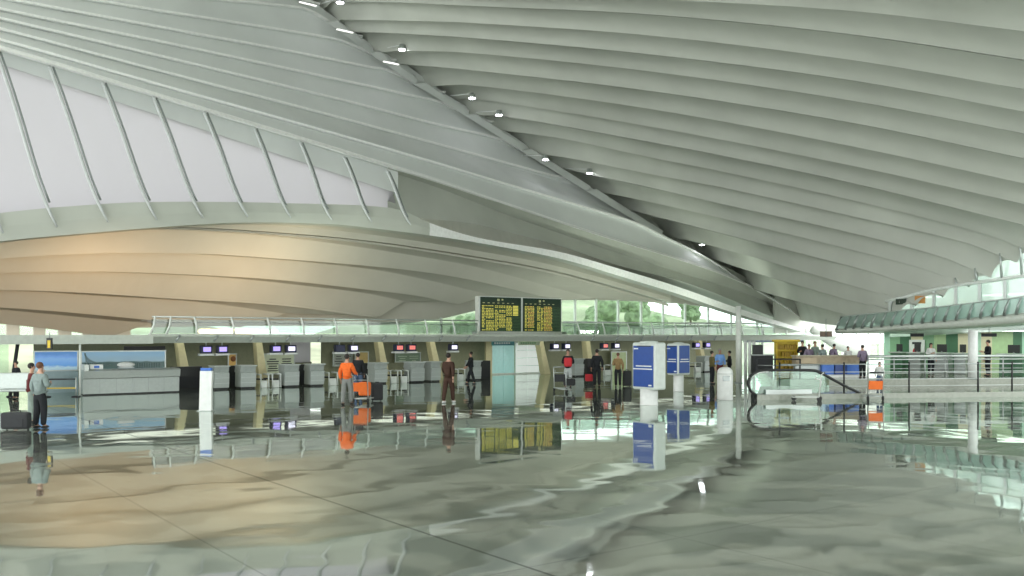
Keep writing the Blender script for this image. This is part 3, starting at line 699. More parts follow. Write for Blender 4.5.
# small hanging sign with two brown squares
t = thing('hanging_sign', 'small sign of two brown squares hanging before the right balcony end', 'sign', at_d(826, 334, 44)); t.rotation_euler.z = 0
for sx in (-1, 1): MB().box(sx*.16, 0, 0, .27, .06, .27).build('square', mat('brown_sign', (.12, .08, .05), .5), t, bevel=.01)
MB().tube([(0, 0, -.15), (0, 0, .75)], .02, 6).build('rod', 'steel', t)
# ================================================================== FLIGHT BOARD
VB = 42.0
a = up_(480, VB); b = up_(561, VB); zt = at_v(520, 298, VB).z; zb = at_v(520, 331.5, VB).z
t = thing('flight_board', 'large black departures board of yellow rows above the entrance doors', 'board', UV((a+b)/2, VB, 2.42), TH)
Wd = b-a; z0 = zb-2.42; z1 = zt-2.42
MB().box(0, .2, (z0+z1)/2, Wd+.16, .36, z1-z0+.1).build('casing', 'frame', t, bevel=.02)
MB().box(0, .1, z0-.12, Wd+.5, .7, .24).build('base_ledge', 'fascia', t, bevel=.02)
for k, (xa, xb) in enumerate(((-Wd/2+.03, -.09), (.09, Wd/2-.03))):
    sc = MB().box((xa+xb)/2, .0, (z0+z1)/2, xb-xa, .06, z1-z0).build('screen', 'board', t)
    w = xb-xa; hh_ = z1-z0; mb = MB(); mo = MB(); mg = MB(); rn = random.Random(11+k)
    nrow = 17
    colsx = [(.03, .11), (.13, .33), (.35, .43), (.45, .60), (.63, .77)] if k == 0 else [(.04, .11), (.12, .28), (.36, .44), (.46, .52), (.54, .76)]
    for r in range(nrow):
        zz = z0+hh_*(.03+.745*r/nrow)+.03
        mg.box(xa+w*.5, -.034, zz-.035, w*.96, .006, .008)
        for j, (p, q) in enumerate(colsx):
            if rn.random() < .10: continue
            x = xa+w*p
            while x < xa+w*q-.05:
                cw = rn.uniform(.05, .16); cw = min(cw, xa+w*q-x)
                (mo if (k == 1 and j in (1, 4) and rn.random() < .6) else mb).box(x+cw/2, -.036, zz, cw, .008, .042); x += cw+.05
        if r > nrow*.58 and k == 0: mb.box(xa+w*.86, -.036, zz, w*.13, .008, .055)
    for j in range(7): mb_x = xa+w*(.07+.13*j)
    mb.build('text_rows', 'rows', sc); mg.build('ruled_lines', 'rowsg', sc)
    if mo.v: mo.build('amber_text', 'rowso', sc)
    mh = MB()
    for j in range(7): mh.box(xa+w*(.07+.12*j), -.036, z0+hh_*.83, w*.05, .008, .04)
    mh.box(xa+w*.43, -.036, z0+hh_*.92, .16, .008, .13); mh.box(xa+w*.53, -.036, z0+hh_*.93, .12, .008, .09)
    mh.build('heading', mat('board_heading', (.35, .35, .15), .5, emit=(.5, .55, .3), estr=.35), sc)
# ================================================================== CHECK-IN LINE
def vthing(name, label, cat, px, v, z=0, group=None): return thing(name, label, cat, UV(up_(px, v), v, z), TH, group)
VD = 40.6
# entrance doors
d_ = sempty('door_1'); d_.location = UV(up_(515, 45.4), 45.4, 0); d_.rotation_euler.z = TH
wa = up_(491, 45.4)-up_(515, 45.4); wz = up_(539, 45.4)-up_(515, 45.4)
mb = MB(); mb.box(wa, 0, 1.0, .1, .16, 2.05); mb.box(wz, 0, 1.0, .1, .16, 2.05); mb.box((wa+wz)/2, 0, 1.98, wz-wa, .16, .1); mb.box((wa+wz)/2, 0, .04, wz-wa, .16, .08); mb.build('frame', 'frame', d_)
for k in range(2):
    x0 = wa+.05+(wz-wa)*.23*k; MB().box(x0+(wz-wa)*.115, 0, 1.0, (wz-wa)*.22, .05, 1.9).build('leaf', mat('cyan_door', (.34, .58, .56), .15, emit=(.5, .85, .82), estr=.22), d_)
for k in range(2):
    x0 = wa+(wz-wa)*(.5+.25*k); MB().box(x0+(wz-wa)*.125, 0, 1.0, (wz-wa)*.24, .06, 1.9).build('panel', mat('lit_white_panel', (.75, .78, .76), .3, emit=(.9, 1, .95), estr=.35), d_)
for k in range(3): MB().box(wa+(wz-wa)*.75, -.05, .5+.5*k, (wz-wa)*.46, .02, .025).build('seam', 'steel', d_)
struct(MB().slab([[UV(up_(486, 46), 46.2, 0), UV(up_(545, 46), 46.2, 0)], [UV(up_(486, 46), 46.2, 2.18), UV(up_(545, 46), 46.2, 2.18)]], rot_off(0, .1)).build('wall_back', 'wallp'))
for px, w, m_, l in ((503, 1.6, mat('teal_sign', (.1, .3, .34), .4), 'dark teal door sign over the cyan glass door'), (529, 1.6, 'wallp', 'pale green door sign over the white door panels')):
    t = vthing('door_sign', l, 'sign', px, 42.3, 1.98); MB().box(0, 0, 0, w, .1, .26).build('panel', m_, t, bevel=.01)
    mb = MB(); x = -w*.38
    while x < w*.36: mb.box(x, -.055, 0, .12, .01, .09); x += .17
    mb.build('lettering', 'white2' if px < 510 else 'wallg', t); MB().tube([(0, 0, .13), (0, 0, .2)], .02, 6).build('bracket', 'steel', t)
M['desk'] = mat('desk_grey', (.40, .44, .42), .35, metal=.1, noise=(10, .05)); M['deskt'] = mat('desk_top_grey', (.5, .54, .52), .35)
def desk(pa, pb, label):
    a = up_(pa, 40); b = up_(pb, 40); w = max(.55, (b-a)*.84-.04); t = thing('check_in_desk', label, 'desk', UV((a+b)/2, 40.0, 0), TH, 'check-in desks under the mezzanine')
    MB().slab([[Vector((-w/2, .02, .08)), Vector((w/2, .02, .08))], [Vector((-w/2, -.04, .72)), Vector((w/2, -.04, .72))], [Vector((-w/2, .06, .76)), Vector((w/2, .06, .76))], [Vector((-w/2, -.02, 1.02)), Vector((w/2, -.02, 1.02))]], (0, .75, 0)).build('body', 'desk', t)
    MB().box(0, .33, 1.045, w+.06, .86, .05).build('desk_top', 'deskt', t, bevel=.01)
    MB().box(0, .4, .04, w-.06, .66, .08).build('kick_plate', 'black', t)
    for k in range(2): MB().box(0, -.03, .28+.24*k, w, .02, .02).build('groove_strip', 'steel_l', t)
    return t
DK = [(212.5, 231, 'grey check-in desk right behind the white blue-topped stand'), (239, 258, 'grey check-in desk left of the two white luggage frames, under the cream poster'), (283, 301, 'grey check-in desk in front of the bright window, left one'),
      (309, 326, 'grey check-in desk in front of the bright window, right one'), (373, 389, 'grey check-in desk just right of the traveller in orange'), (409.5, 426, 'grey check-in desk left of the walking person in brown'),
      (430, 442, 'narrow grey check-in desk hidden partly by the person in brown'), (473, 481, 'narrow check-in desk left of the entrance doors'), (574, 585, 'grey check-in desk between the red backpack and the dark suit'),
      (641, 655, 'check-in desk behind the larger blue kiosk'), (704, 713, 'pale check-in desk left of the traveller in olive')]
for a, b, l in DK: desk(a, b, l)
def belt(pa, pb, label):
    a = up_(pa, 40.1); b = up_(pb, 40.1); w = (b-a)*.74; t = thing('luggage_scale', label, 'scale', UV((a+b)/2, 40.1, 0), TH, 'luggage belts beside the desks')
    MB().tube([(-w/2, 0, .02), (-w/2, 0, .62), (-w/2, .6, .62)], .045, 8).build('side_rail', 'frame', t); MB().tube([(w/2, 0, .02), (w/2, 0, .62), (w/2, .6, .62)], .045, 8).build('side_rail', 'frame', t)
    MB().box(0, .1, .17, w-.08, .16, .34).build('front_panel', 'frame', t, bevel=.02); MB().box(0, .7, .38, w-.1, 1.1, .06).build('belt', 'black', t, bevel=.01)
for a, b, l in ((259.5, 270, 'left of the two white luggage belt frames under the cream poster'), (271, 282, 'right of the two white luggage belt frames under the cream poster'), (327.5, 339, 'white luggage belt frame left of the traveller in orange'), (389.5, 399, 'left white luggage belt frame in the middle of the desk row'),
                (400, 409.5, 'right white luggage belt frame in the middle of the desk row'), (457, 466, 'white luggage belt frame right of the person in brown'), (603, 613, 'white luggage belt frame right of the dark suit'), (694, 703, 'white luggage belt frame right of the farther blue kiosk')):
    belt(a, b, l)
# dark belt tunnels
for px, w, l in ((186, 1.3, 'dark baggage opening at the right end of the long counter'), (235, .7, 'dark baggage opening left of the second check-in desk'), (305, .8, 'dark baggage opening between the two desks before the bright window'), (367, 1.1, 'dark baggage opening right of the traveller in orange'), (428, .6, 'dark baggage opening right of the mid row desk'), (483, .7, 'dark baggage opening left of the entrance doors'), (588, .6, 'dark baggage opening left of the dark suit')):
    t = vthing('baggage_opening', l, 'opening', px, 41.9); MB().box(0, 0, .5, w, .5, 1.0).build('cabinet', 'black', t, bevel=.02); MB().box(0, -.26, .3, w*.8, .03, .5).build('flap', 'dark', t)
# monitors
def monitor(px, kind, label):
    t = vthing('flight_monitor', label, 'monitor', px, 40.6, 1.60); w = .5
    MB().box(0, 0, .19, w, .3, .36).build('casing', 'navy', t, bevel=.03); MB().box(0, -.155, .20, w*.66, .02, .2).build('screen', kind, t)
    MB().box(0, .02, -.04, w+.14, .3, .09).build('shelf', 'white2', t, bevel=.01); MB().tube([(0, 0, .36), (0, 0, .6)], .03, 8).build('hanger', 'frame', t)
for px, k, l in ((206, 'scr', 'leftmost flight monitor, violet screen above the white stand'), (222, 'scr', 'violet flight monitor second from the left'), (275.5, 'scr', 'dim violet flight monitor above the cream poster'), (290.5, 'scrw', 'flight monitor with white bars left of the bright window'),
                 (339.5, 'navy', 'dark flight monitor above the orange traveller'), (353, 'scrw', 'bright flight monitor above the orange traveller'), (398.5, 'scrr', 'flight monitor with red band in the middle of the desk row'), (411, 'scrr', 'red flight monitor right of the other red one'),
                 (453, 'scrw', 'bright flight monitor above the walking person in brown'), (554.5, 'scrw', 'white flight monitor just right of the doors'), (566, 'scrw', 'white flight monitor above the red backpack'), (604, 'scrr', 'reddish flight monitor above the dark suit'),
                 (615.5, 'scrw', 'white flight monitor above the tan jacket'), (696, 'scr', 'blue flight monitor left of the slim white pole'), (706.5, 'scr', 'blue flight monitor nearest the slim white pole')):
    monitor(px, k, l)
# posters on the back wall
def wall_poster(px0, px1, y0, y1, v, m_, name, label, lines=0, lm='dark'):
    a = up_(px0, v); b = up_(px1, v); zt = at_v(px0, y0, v).z; zb = at_v(px0, y1, v).z
    t = thing(name, label, 'poster', UV((a+b)/2, v, zb), TH); w = b-a; h = zt-zb
    MB().box(0, 0, h/2, w, .06, h).build('print', m_, t)
    mb = MB()
    for (x, z, sx, sz) in ((0, h, w+.08, .05), (0, 0, w+.08, .05), (-w/2, h/2, .05, h), (w/2, h/2, .05, h)): mb.box(x, -.01, z, sx, .1, sz)
    mb.build('frame', 'steel_l', t)
    if lines:
        mb = MB(); rn = random.Random(px0)
        for i in range(lines):
            ww = w*rn.uniform(.2, .42); mb.box(-w*.22, -.04, h*(.15+.7*i/lines), ww, .012, h*.05); mb.box(w*.24, -.04, h*(.15+.7*i/lines), w*rn.uniform(.15, .36), .012, h*.05)
        mb.build('text_lines', lm, t)
    return t, w, h
t, w, h = wall_poster(264, 294, 354, 374, 45.5, mat('poster_cream', (.62, .68, .5), .4), 'wall_poster', 'pale green information poster with dark lines behind the luggage frames', 6, 'dark')
t, w, h = wall_poster(228, 236, 354, 367, 45.0, mat('poster_amber', (.75, .45, .12), .4), 'wall_poster', 'small amber poster with a brown disc left of a dark slanted prop')
MB().ball((.05, -.05, h*.62), .14, 8, 1, 1, .15).build('disc', mat('brown_disc', (.25, .08, .02), .5), t)
t, w, h = wall_poster(333, 352, 352, 366, 45.5, mat('poster_grey', (.35, .38, .33), .4), 'wall_poster', 'grey notice panel behind the traveller in orange', 4, 'dark')
t, w, h = wall_poster(355, 368, 352, 372, 45.2, mat('poster_ochre', (.6, .45, .18), .4), 'wall_poster', 'ochre panel on the back wall right of the traveller in orange')
t, w, h = wall_poster(395, 420, 353, 362, 45.5, mat('poster_green', (.2, .28, .2), .4), 'wall_poster', 'dark green notice panel under the red flight monitors', 3, 'wallp')
t, w, h = wall_poster(611, 626, 352, 374, 45.5, mat('poster_lime', (.5, .6, .32), .4), 'wall_poster', 'lime panel on the back wall behind the tan jacket')
# big prints at the left
t, w, h = wall_poster(34, 77.5, 351.5, 371, 42.2, 'sea', 'billboard', 'blue seaside billboard at the left of the long counter')
MB().box(0, .1, -h*.62, w, .5, h*1.15).build('base_panel', mat('pale_blue_panel', (.42, .55, .58), .3), t)
t, w, h = wall_poster(81, 165, 351.5, 371, 42.2, 'valley', 'billboard', 'landscape billboard of a cable bridge behind the long counter')
mb = MB(); mb.tube([(-w*.43, -.05, h*.15), (-w*.46, -.05, h*.92)], .03, 6)
for k in range(9): mb.tube([(-w*.455, -.05, h*(.9-.05*k)), (-w*(.40-.03*k), -.05, h*.28)], .008, 4)
mb.build('bridge_cables', mat('cable_grey', (.3, .4, .4), .5), t)
mb = MB()
for k in range(22): mb.tube([(w*(0.0+.021*k), -.05, h*.05), (w*(.0+.021*k), -.05, h*.36)], .009, 4)
mb.build('bridge_railing', mat('print_grey', (.3, .38, .38), .5), t)
MB().box(w*.25, .02, h+.12, w*.5, .1, .18).build('header_slats', 'black', t)
# long information counter
a = up_(83, 39.3); b = up_(179.5, 39.3); w = b-a; t = thing('information_counter', 'long grey information counter in front of the landscape billboard', 'counter', UV((a+b)/2, 39.3, 0), TH)
MB().slab([[Vector((-w/2, .05, .05)), Vector((w/2, .05, .05))], [Vector((-w/2, .02, .66)), Vector((w/2, .02, .66))]], (0, .7, 0)).build('front', 'desk', t)
MB().slab([[Vector((-w/2, -.08, .68)), Vector((w/2, -.08, .68))], [Vector((-w/2, -.14, .98)), Vector((w/2, -.14, .98))], [Vector((-w/2, .0, 1.03)), Vector((w/2, .0, 1.03))]], (0, .9, 0)).build('top_band', 'steel_l', t)
MB().box(0, .35, .03, w-.1, .6, .06).build('kick_plate', 'black', t); MB().box(-w/2+.1, .2, 1.12, .16, .8, .26).build('end_upstand', 'frame', t, bevel=.02)
for k in range(1, 6): MB().box(-w/2+w*k/6, .03, .36, .02, .02, .6).build('joint_strip', 'steel', t)
t = vthing('desk_sign', 'small white and blue sign box on the left end of the long counter', 'sign', 96, 39.5, 1.045); MB().box(0, 0, .1, .5, .25, .2).build('box', 'white2', t, bevel=.02); MB().box(0, -.13, .1, .2, .01, .1).build('symbol', 'bluel', t)
t = vthing('white_car_model', 'small white rounded display on the middle of the long counter', 'display', 126, 39.75, 1.06); t.name = 'counter_display'
MB().ball((0, 0, .14), .3, 10, .4, 1.2, .45).build('shell', 'white2', t); MB().box(0, 0, .02, .6, .25, .04).build('base', 'steel', t)
# left things
p = at_d(49.5, 336, 33); t = thing('hanging_sign', 'small black sign with a yellow field at the left canopy edge', 'sign', (p.x, p.y, 2.12)); t.rotation_euler.z = 0
MB().box(0, 0, 0, .2, .08, .42).build('panel', 'black', t, bevel=.01); MB().box(0, -.045, -.02, .1, .01, .28).build('field', 'yellow', t); MB().tube([(0, 0, .2), (0, 0, .4)], .02, 6).build('rod', 'steel', t)
p = at_d(80, 336, 36.0); t = thing('thin_post', 'thin pale post between the two billboards', 'post', (p.x, p.y, 0)); MB().tube([(0, 0, 0), (0, 0, 2.15)], .04, 10).build('shaft', 'frame', t); MB().lathe([(.09, 0), (.09, .03)]).build('foot', 'steel', t)
t = thing('slanted_post', 'dark slanted post at the far left edge', 'post', gp(10, 397)); MB().tube([(0, 0, 0), (.25, .1, 2.1)], .07, 10).build('shaft', 'dark', t); MB().lathe([(.14, 0), (.12, .05)]).build('foot', 'dark', t)
t = thing('waiting_bench', 'pale grey bench seat at the far left edge', 'bench', gp(5, 402), math.radians(20))
MB().box(0, 0, .42, 2.0, .55, .08).build('seat', 'steel_l', t, bevel=.03); MB().box(0, .28, .75, 2.0, .08, .6).build('backrest', 'steel_l', t, bevel=.03)
for sx in (-.8, .8): MB().box(sx, 0, .2, .06, .5, .4).build('leg', 'steel', t)
for sx in (-1, 1): MB().box(sx, 0, .6, .05, .5, .05).build('armrest', 'dark', t)
t = thing('queue_barrier', 'low steel queue barrier in front of the seaside billboard', 'barrier', gp(64, 397), math.radians(8))
MB().tube([(-.65, 0, 0), (-.65, 0, .78)], .025, 8).build('post', 'steel_l', t); MB().tube([(.45, 0, 0), (.45, 0, .78)], .025, 8).build('post', 'steel_l', t)
MB().box(-.1, 0, .7, 1.1, .02, .06).build('belt', 'dark', t); MB().box(-.1, 0, .35, 1.1, .02, .05).build('belt', 'yellow', t)
for sx in (-.65, .45): MB().lathe([(.17, 0), (.16, .03), (.03, .05)], sx, 0).build('foot', 'dark', t)
# white stand with blue top
t = thing('white_stand', 'slim white upright stand with a blue top in front of the desks', 'stand', gp(206, 411), math.radians(-2))
MB().slab([[Vector((-.2, -.08, .02)), Vector((.2, -.08, .02))], [Vector((-.19, -.05, .7)), Vector((.19, -.05, .7))], [Vector((-.195, 0, 1.28)), Vector((.195, 0, 1.28))]], (0, .14, 0)).build('body', 'white2', t)
MB().box(0, .05, 1.33, .34, .16, .09).build('top_label', 'bluel', t, bevel=.01); MB().box(0, 0, .012, .46, .4, .025).build('base_plate', 'steel_l', t, bevel=.01)
# blue kiosks
def kiosk(px, fy, w, dp, z0, z1, r, label, both=False):
    t = thing('information_kiosk', label, 'kiosk', gp(px, fy), TH-PI/2)
    MB().box(0, 0, (z0+z1)/2, w, dp, z1-z0).build('shell', 'kiosk', t, bevel=.07)
    sc = MB().box(0, -dp/2-.004, (z0+z1)/2-.01, w*.86, .03, (z1-z0)*.87).build('screen', 'blue', t, bevel=.01)
    zc = z0+(z1-z0)*.5
    for bx in ((.03, -dp/2-.022, zc, w*.66, .01, .035), (-.02, -dp/2-.022, zc-.1, w*.8, .01, .035), (-w*.3, -dp/2-.022, z1-.22, .2, .01, .04), (w*.3, -dp/2-.022, z0+.16, .14, .01, .05)):
        MB().box(*bx).build('white_line', 'white2', sc)
    MB().box(.05, -dp/2-.02, z1-.13, w*.6, .01, .035).build('dark_slot', 'black', sc)
    if both:
        s2 = MB().box(w/2+.004, 0, (z0+z1)/2, .03, dp*.8, (z1-z0)*.87).build('side_screen', 'blue', t, bevel=.01)
        MB().box(w/2+.022, 0, zc, .01, dp*.6, .035).build('white_line', 'white2', s2); MB().box(w/2+.022, 0, zc-.1, .01, dp*.7, .035).build('white_line', 'white2', s2)
    MB().lathe([(r*1.04, 0), (r*1.04, .03), (r, .05), (r, z0+.02)], n=28).build('pedestal', 'white2', t)
    MB().lathe([(r*1.1, z1-.04), (r*1.0, z1+.03), (r*.5, z1+.05)], n=20).build('cap', 'kiosk', t)
kiosk(649, 405, 1.12, .55, .54, 2.18, .31, 'large blue screened kiosk on a white round pedestal')
kiosk(678.5, 391.5, .66, .8, .72, 2.08, .22, 'smaller farther kiosk with blue faces on two sides', True)
# bin
t = thing('round_bin', 'white round waste bin with a grey plate before the travellers at the pole', 'bin', gp(725, 400))
MB().lathe([(.27, 0), (.29, .03), (.29, 1.0), (.27, 1.12), (.2, 1.2), (.08, 1.24)], n=28).build('body', 'white2', t); MB().box(-.02, -.285, .82, .26, .04, .2).build('plate', 'steel', t, bevel=.01); MB().lathe([(.295, .97), (.295, 1.0)], n=28).build('ring', 'steel_l', t)
# slim white pole up to the roof
p = at_d(738.5, 336, 46); t = thing('roof_pole', 'tall slim white pole rising to the roof', 'pole', (p.x, p.y, 0)); MB().lathe([(.14, 0), (.14, 3.95)], n=20).build('shaft', 'white', t); MB().lathe([(.22, 0), (.2, .06)], n=20).build('base_plate', 'steel_l', t); MB().lathe([(.17, 3.1), (.17, 3.2)], n=20).build('collar', 'frame', t)
# bundle of white tubes
for k, (px, l) in enumerate(((745.5, 'leftmost of three white upright tubes behind the pole'), (749.8, 'middle one of three white upright tubes behind the pole'), (753.8, 'rightmost of three white upright tubes behind the pole'))):
    p = at_d(px, 336, 49.5); t = thing('white_tube', l, 'tube', (p.x, p.y, 0), 0, 'white tubes behind the pole'); MB().lathe([(.09, 0), (.09, 2.12)], n=18).build('shaft', 'white2', t); MB().lathe([(.095, 2.1), (.095, 2.16)], n=18).build('cap', 'steel_l', t)
# ================================================================== BALUSTRADE, RAILS, COUNTER ON THE RIGHT
t = thing('escalator_balustrade', 'balustrade with a dark looping handrail at the edge of the raised floor', 'balustrade', gp(762, 400))
L0 = t.location.copy(); dd = 34.0
loop = [(765, 397.2), (757, 395.5), (751, 391), (748.3, 384), (750, 377), (755, 372.6), (763, 370.5), (785, 370), (812, 370.5), (820, 372.5), (832, 379), (848, 387.5), (866, 396)]
sm_ = []
P_ = [at_d(x, y, dd+(x-750)*.008)-L0 for x, y in loop]
for i in range(len(P_)-1):
    p0, p1, p2, p3 = P_[max(i-1, 0)], P_[i], P_[i+1], P_[min(i+2, len(P_)-1)]
    for k in range(5):
        q = k/5; sm_.append(.5*((2*p1)+(-p0+p2)*q+(2*p0-5*p1+4*p2-p3)*q*q+(-p0+3*p1-3*p2+p3)*q**3))
sm_.append(P_[-1])
MB().tube(sm_, .055, 8).build('handrail', 'black', t)
inn = [Vector((p.x, p.y+.02, p.z)) for p in sm_[3:50]]
zb_ = .22
MB().slab([inn, [Vector((max(p.x, inn[12].x+.3), p.y, zb_)) for p in inn]], (0, .03, 0)).build('glass_panel', pane_mat('balustrade_glass', (.74, .88, .80), .04, .1), t)
MB().tube([p+Vector((.07 if p.z > .9 or True else 0, 0, -.05)) for p in sm_[6:32]], .025, 6).build('inner_trim', 'frame', t)
mb = MB(); a = at_d(766, 0, 34.05)-L0; b = at_d(812, 0, 34.4)-L0; mb.slab([[Vector((a.x, a.y, .2)), Vector((b.x, b.y, .2))], [Vector((a.x, a.y, .36)), Vector((b.x, b.y, .36))]], (0, .2, 0)); mb.build('skirt', 'steel_l', t)
# near railing on the low step
def krail(pts, z0, z1, rails, label, postm='black', r=.035, top=.0):
    p0 = at_d(pts[0][0], 0, pts[0][1]); t = thing('railing', label, 'railing', (p0.x, p0.y, z0)); L0 = t.location.copy()
    P = [at_d(a, 0, d) for a, d in pts]
    for p in P: MB().tube([(p.x-L0.x, p.y-L0.y, 0), (p.x-L0.x, p.y-L0.y, z1-z0)], r, 8).build('post', postm, t)
    for z, rr, m_ in rails: MB().tube([(p.x-L0.x, p.y-L0.y, z-z0) for p in P], rr, 8).build('rail', m_, t)
    return t
krail([(779.6, 34.7), (844, 35.0), (909, 35.3), (978, 35.7), (1012, 35.9), (1060, 36.3), (1110, 36.8)], .2, 1.38, [(1.30, .022, 'steel'), (1.0, .014, 'steel_l'), (.72, .014, 'steel_l'), (.45, .014, 'steel_l')], 'long railing with black posts along the front of the raised floor')
krail([(868, 39.6), (894, 39.9), (925, 40.1), (945, 40.3), (968, 40.4), (1003, 40.6), (1040, 41), (1090, 41.5)], .5, 1.52, [(1.5, .06, 'steel_l'), (1.36, .03, 'steel_l'), (1.15, .018, 'steel_l'), (.95, .018, 'steel'), (.75, .018, 'steel_l')], 'farther railing with a thick pale handrail before the rental desks', 'steel')
krail([(757, 41.5), (775, 41.2), (800, 41.0)], .5, 1.35, [(1.34, .03, 'dark'), (1.05, .02, 'steel'), (.8, .02, 'steel')], 'short dark railing behind the looping handrail', 'dark')
# tan counter with blue panels
A = at_d(796, 0, 41.2); B = at_d(866, 0, 41.6); d_ = (B-A); w = d_.to_2d().length; ang = math.atan2(d_.y, d_.x)
t = thing('tan_counter', 'long counter with a tan wooden upper band and blue lower panels', 'counter', (*((A+B)/2).to_2d(), PZ), ang)
MB().box(0, .2, .77, w, .5, .40).build('upper_band', 'tan', t, bevel=.02); MB().box(0, .2, .99, w+.1, .6, .05).build('counter_top', mat('pale_tan', (.42, .38, .28), .4), t, bevel=.01)
for k, (x, m_) in enumerate(((-w*.05, 'bluel'), (w*.14, 'blue'), (w*.31, 'bluel'))): MB().box(x, .1, .35, w*.17, .3, .44).build('blue_panel', m_, t, bevel=.01)
MB().box(0, .25, .3, w*.98, .2, .5).build('carcass', 'steel', t); MB().box(-w*.33, -.07, .77, w*.22, .03, .24).build('light_frame', mat('frame_tan', (.45, .36, .24), .5), t)
MB().box(0, .1, .06, w, .5, .12).build('plinth', 'white2', t)
# yellow display shelves
p = at_d(786, 0, 46); t = thing('yellow_display', 'tall yellow display shelf full of small goods before the bright glass', 'display', (p.x, p.y, PZ))
MB().box(0, .2, .8, 1.0, .04, 1.6).build('back_panel', 'yellow', t)
for sx in (-.52, .52): MB().box(sx, 0, .8, .05, .45, 1.6).build('side_panel', 'yellow', t, bevel=.01)
for k in range(5): MB().box(0, 0, .1+.36*k, 1.02, .42, .05).build('shelf', 'yellow', t)
rn = random.Random(5)
mb = MB()
for k in range(4):
    for j in range(8):
        if rn.random() < .8: mb.box(-.42+.12*j, -.05, .1+.36*k+.15, .08, .2, rn.uniform(.16, .26))
o = mb.build('small_goods', mat('goods_ochre', (.4, .26, .03), .6), t); o['kind'] = 'stuff'
MB().box(0, 0, 1.66, 1.3, .5, .12).build('crown_board', 'yellow', t, bevel=.02)
# dark kiosk stand next to it
p = at_d(762, 0, 46); t = thing('shop_stand', 'dark stand with a grey top left of the yellow display', 'stand', (p.x, p.y, PZ)); MB().box(0, 0, .45, 1.0, .5, .9).build('body', 'dark', t, bevel=.02); MB().box(0, 0, .93, 1.1, .6, .06).build('top', 'steel', t, bevel=.01); MB().box(-.2, .1, 1.2, .5, .3, .5).build('machine', 'black', t, bevel=.03)
# ================================================================== ROOF SPOTS
def spot(px, py, v, label, on=True):
    p = at_v(px, py, v); t = thing('roof_spotlight', label, 'spotlight', p, 0, 'spotlights along the roof ridge')
    MB().lathe([(.16, .32), (.2, .1), (.22, .02)], n=16).build('housing', 'steel_l' if on else 'dark', t); MB().lathe([(.02, .03), (.2, .03), (.2, .0), (.02, -.01)], n=16).build('lens', 'lamp' if on else 'steel', t)
    MB().tube([(0, 0, .3), (-1.0, 1.3, .55), (-1.5, 2.0, .7)], .03, 6).build('bracket', 'roof2', t)
    return p
for px, py, l in ((340, 3, 'topmost lit spotlight where the ridge meets the top of the view'), (402, 50, 'second lit spotlight down the roof ridge'), (472, 98.5, 'third lit spotlight down the ridge, beside the warm rib'), (499, 115.5, 'fourth lit spotlight, just below the third'),
                  (545.5, 160, 'fifth lit spotlight, on the smooth side of the ridge'), (589.5, 173.5, 'sixth lit spotlight, right above a ridge notch'), (702, 245, 'lowest lit spotlight, by itself near the foot of the ridge')):
    spot(px, py, 45.6, l)
spot(627, 196, 47.4, 'upper one of the two unlit spotlights in the dark notch', False); spot(665, 219, 47.2, 'lower one of the two unlit spotlights in the dark notch', False)
for px, py in ((308, 4), (345, 31), (391, 63)):
    p = at_v(px, py, 46.6); MB().box(0, 0, 0, 1.0, .12, .05).build('slot_lamp', mat('slot_light', (1, 1, 1), .4, emit=(1, 1, .95), estr=1.2), cl, loc=p, rz=TH)
# ================================================================== LUGGAGE AND TROLLEYS
def trolley(p, rz, label, panel='orange', m_='steel_l'):
    t = thing('luggage_trolley', label, 'trolley', p, rz)            # local +y = travel direction
    mb = MB(); mb.tube([(-.28, -.4, .16), (-.2, .5, .14), (0, .58, .14), (.2, .5, .14), (.28, -.4, .16)], .022, 8); mb.tube([(-.28, -.4, .16), (.28, -.4, .16)], .02, 8)
    mb.tube([(-.2, 0, .15), (.2, 0, .15)], .018, 6); mb.build('base_frame', m_, t)
    MB().tube([(-.27, -.38, .16), (-.27, -.47, .98), (-.25, -.55, 1.05), (.25, -.55, 1.05), (.27, -.47, .98), (.27, -.38, .16)], .02, 8).build('handle_frame', m_, t)
    MB().tube([(-.25, -.56, 1.05), (.25, -.56, 1.05)], .028, 8).build('handle_grip', 'black', t)
    MB().slab([[Vector((-.25, -.40, .42)), Vector((.25, -.40, .42))], [Vector((-.25, -.45, .74)), Vector((.25, -.45, .74))]], (0, -.03, 0)).build('advert_panel', panel, t)
    mb = MB(); mb.tube([(-.25, -.45, .8), (-.25, -.25, .82), (.25, -.25, .82), (.25, -.45, .8)], .014, 6); mb.tube([(-.25, -.25, .82), (-.25, -.3, .95)], .012, 6); mb.tube([(.25, -.25, .82), (.25, -.3, .95)], .012, 6); mb.build('top_basket', m_, t)
    for x, y in ((-.27, -.4), (.27, -.4), (0, .5)):
        MB().wheel((x, y, .09), .09, .05, (1, 0, 0)).build('wheel', 'black', t); 
        MB().tube([(x, y, .09), (x, y, .17)], .015, 6).build('fork', 'steel', t.children[-1] if False else t)
    return t
def suitcase(p, rz, w, d, h, m_, label, name='suitcase', upright=True, soft=True):
    t = thing(name, label, 'suitcase' if name == 'suitcase' else 'bag', p, rz)
    MB().box(0, 0, h/2+.03, w, d, h).build('body', m_, t, bevel=min(.06, d*.25))
    MB().tube([(-w*.18, 0, h+.02), (-w*.16, 0, h+.08), (w*.16, 0, h+.08), (w*.18, 0, h+.02)], .014, 6).build('handle', 'black', t)
    MB().box(0, -d/2-.01, h*.45, w*.7, .02, h*.5).build('front_pocket', m_, t, bevel=.01)
    for sx in (-1, 1): MB().wheel((sx*w*.38, d*.3, .03), .03, .03, (1, 0, 0), 10).build('wheel', 'black', t)
    return t
D2 = math.radians
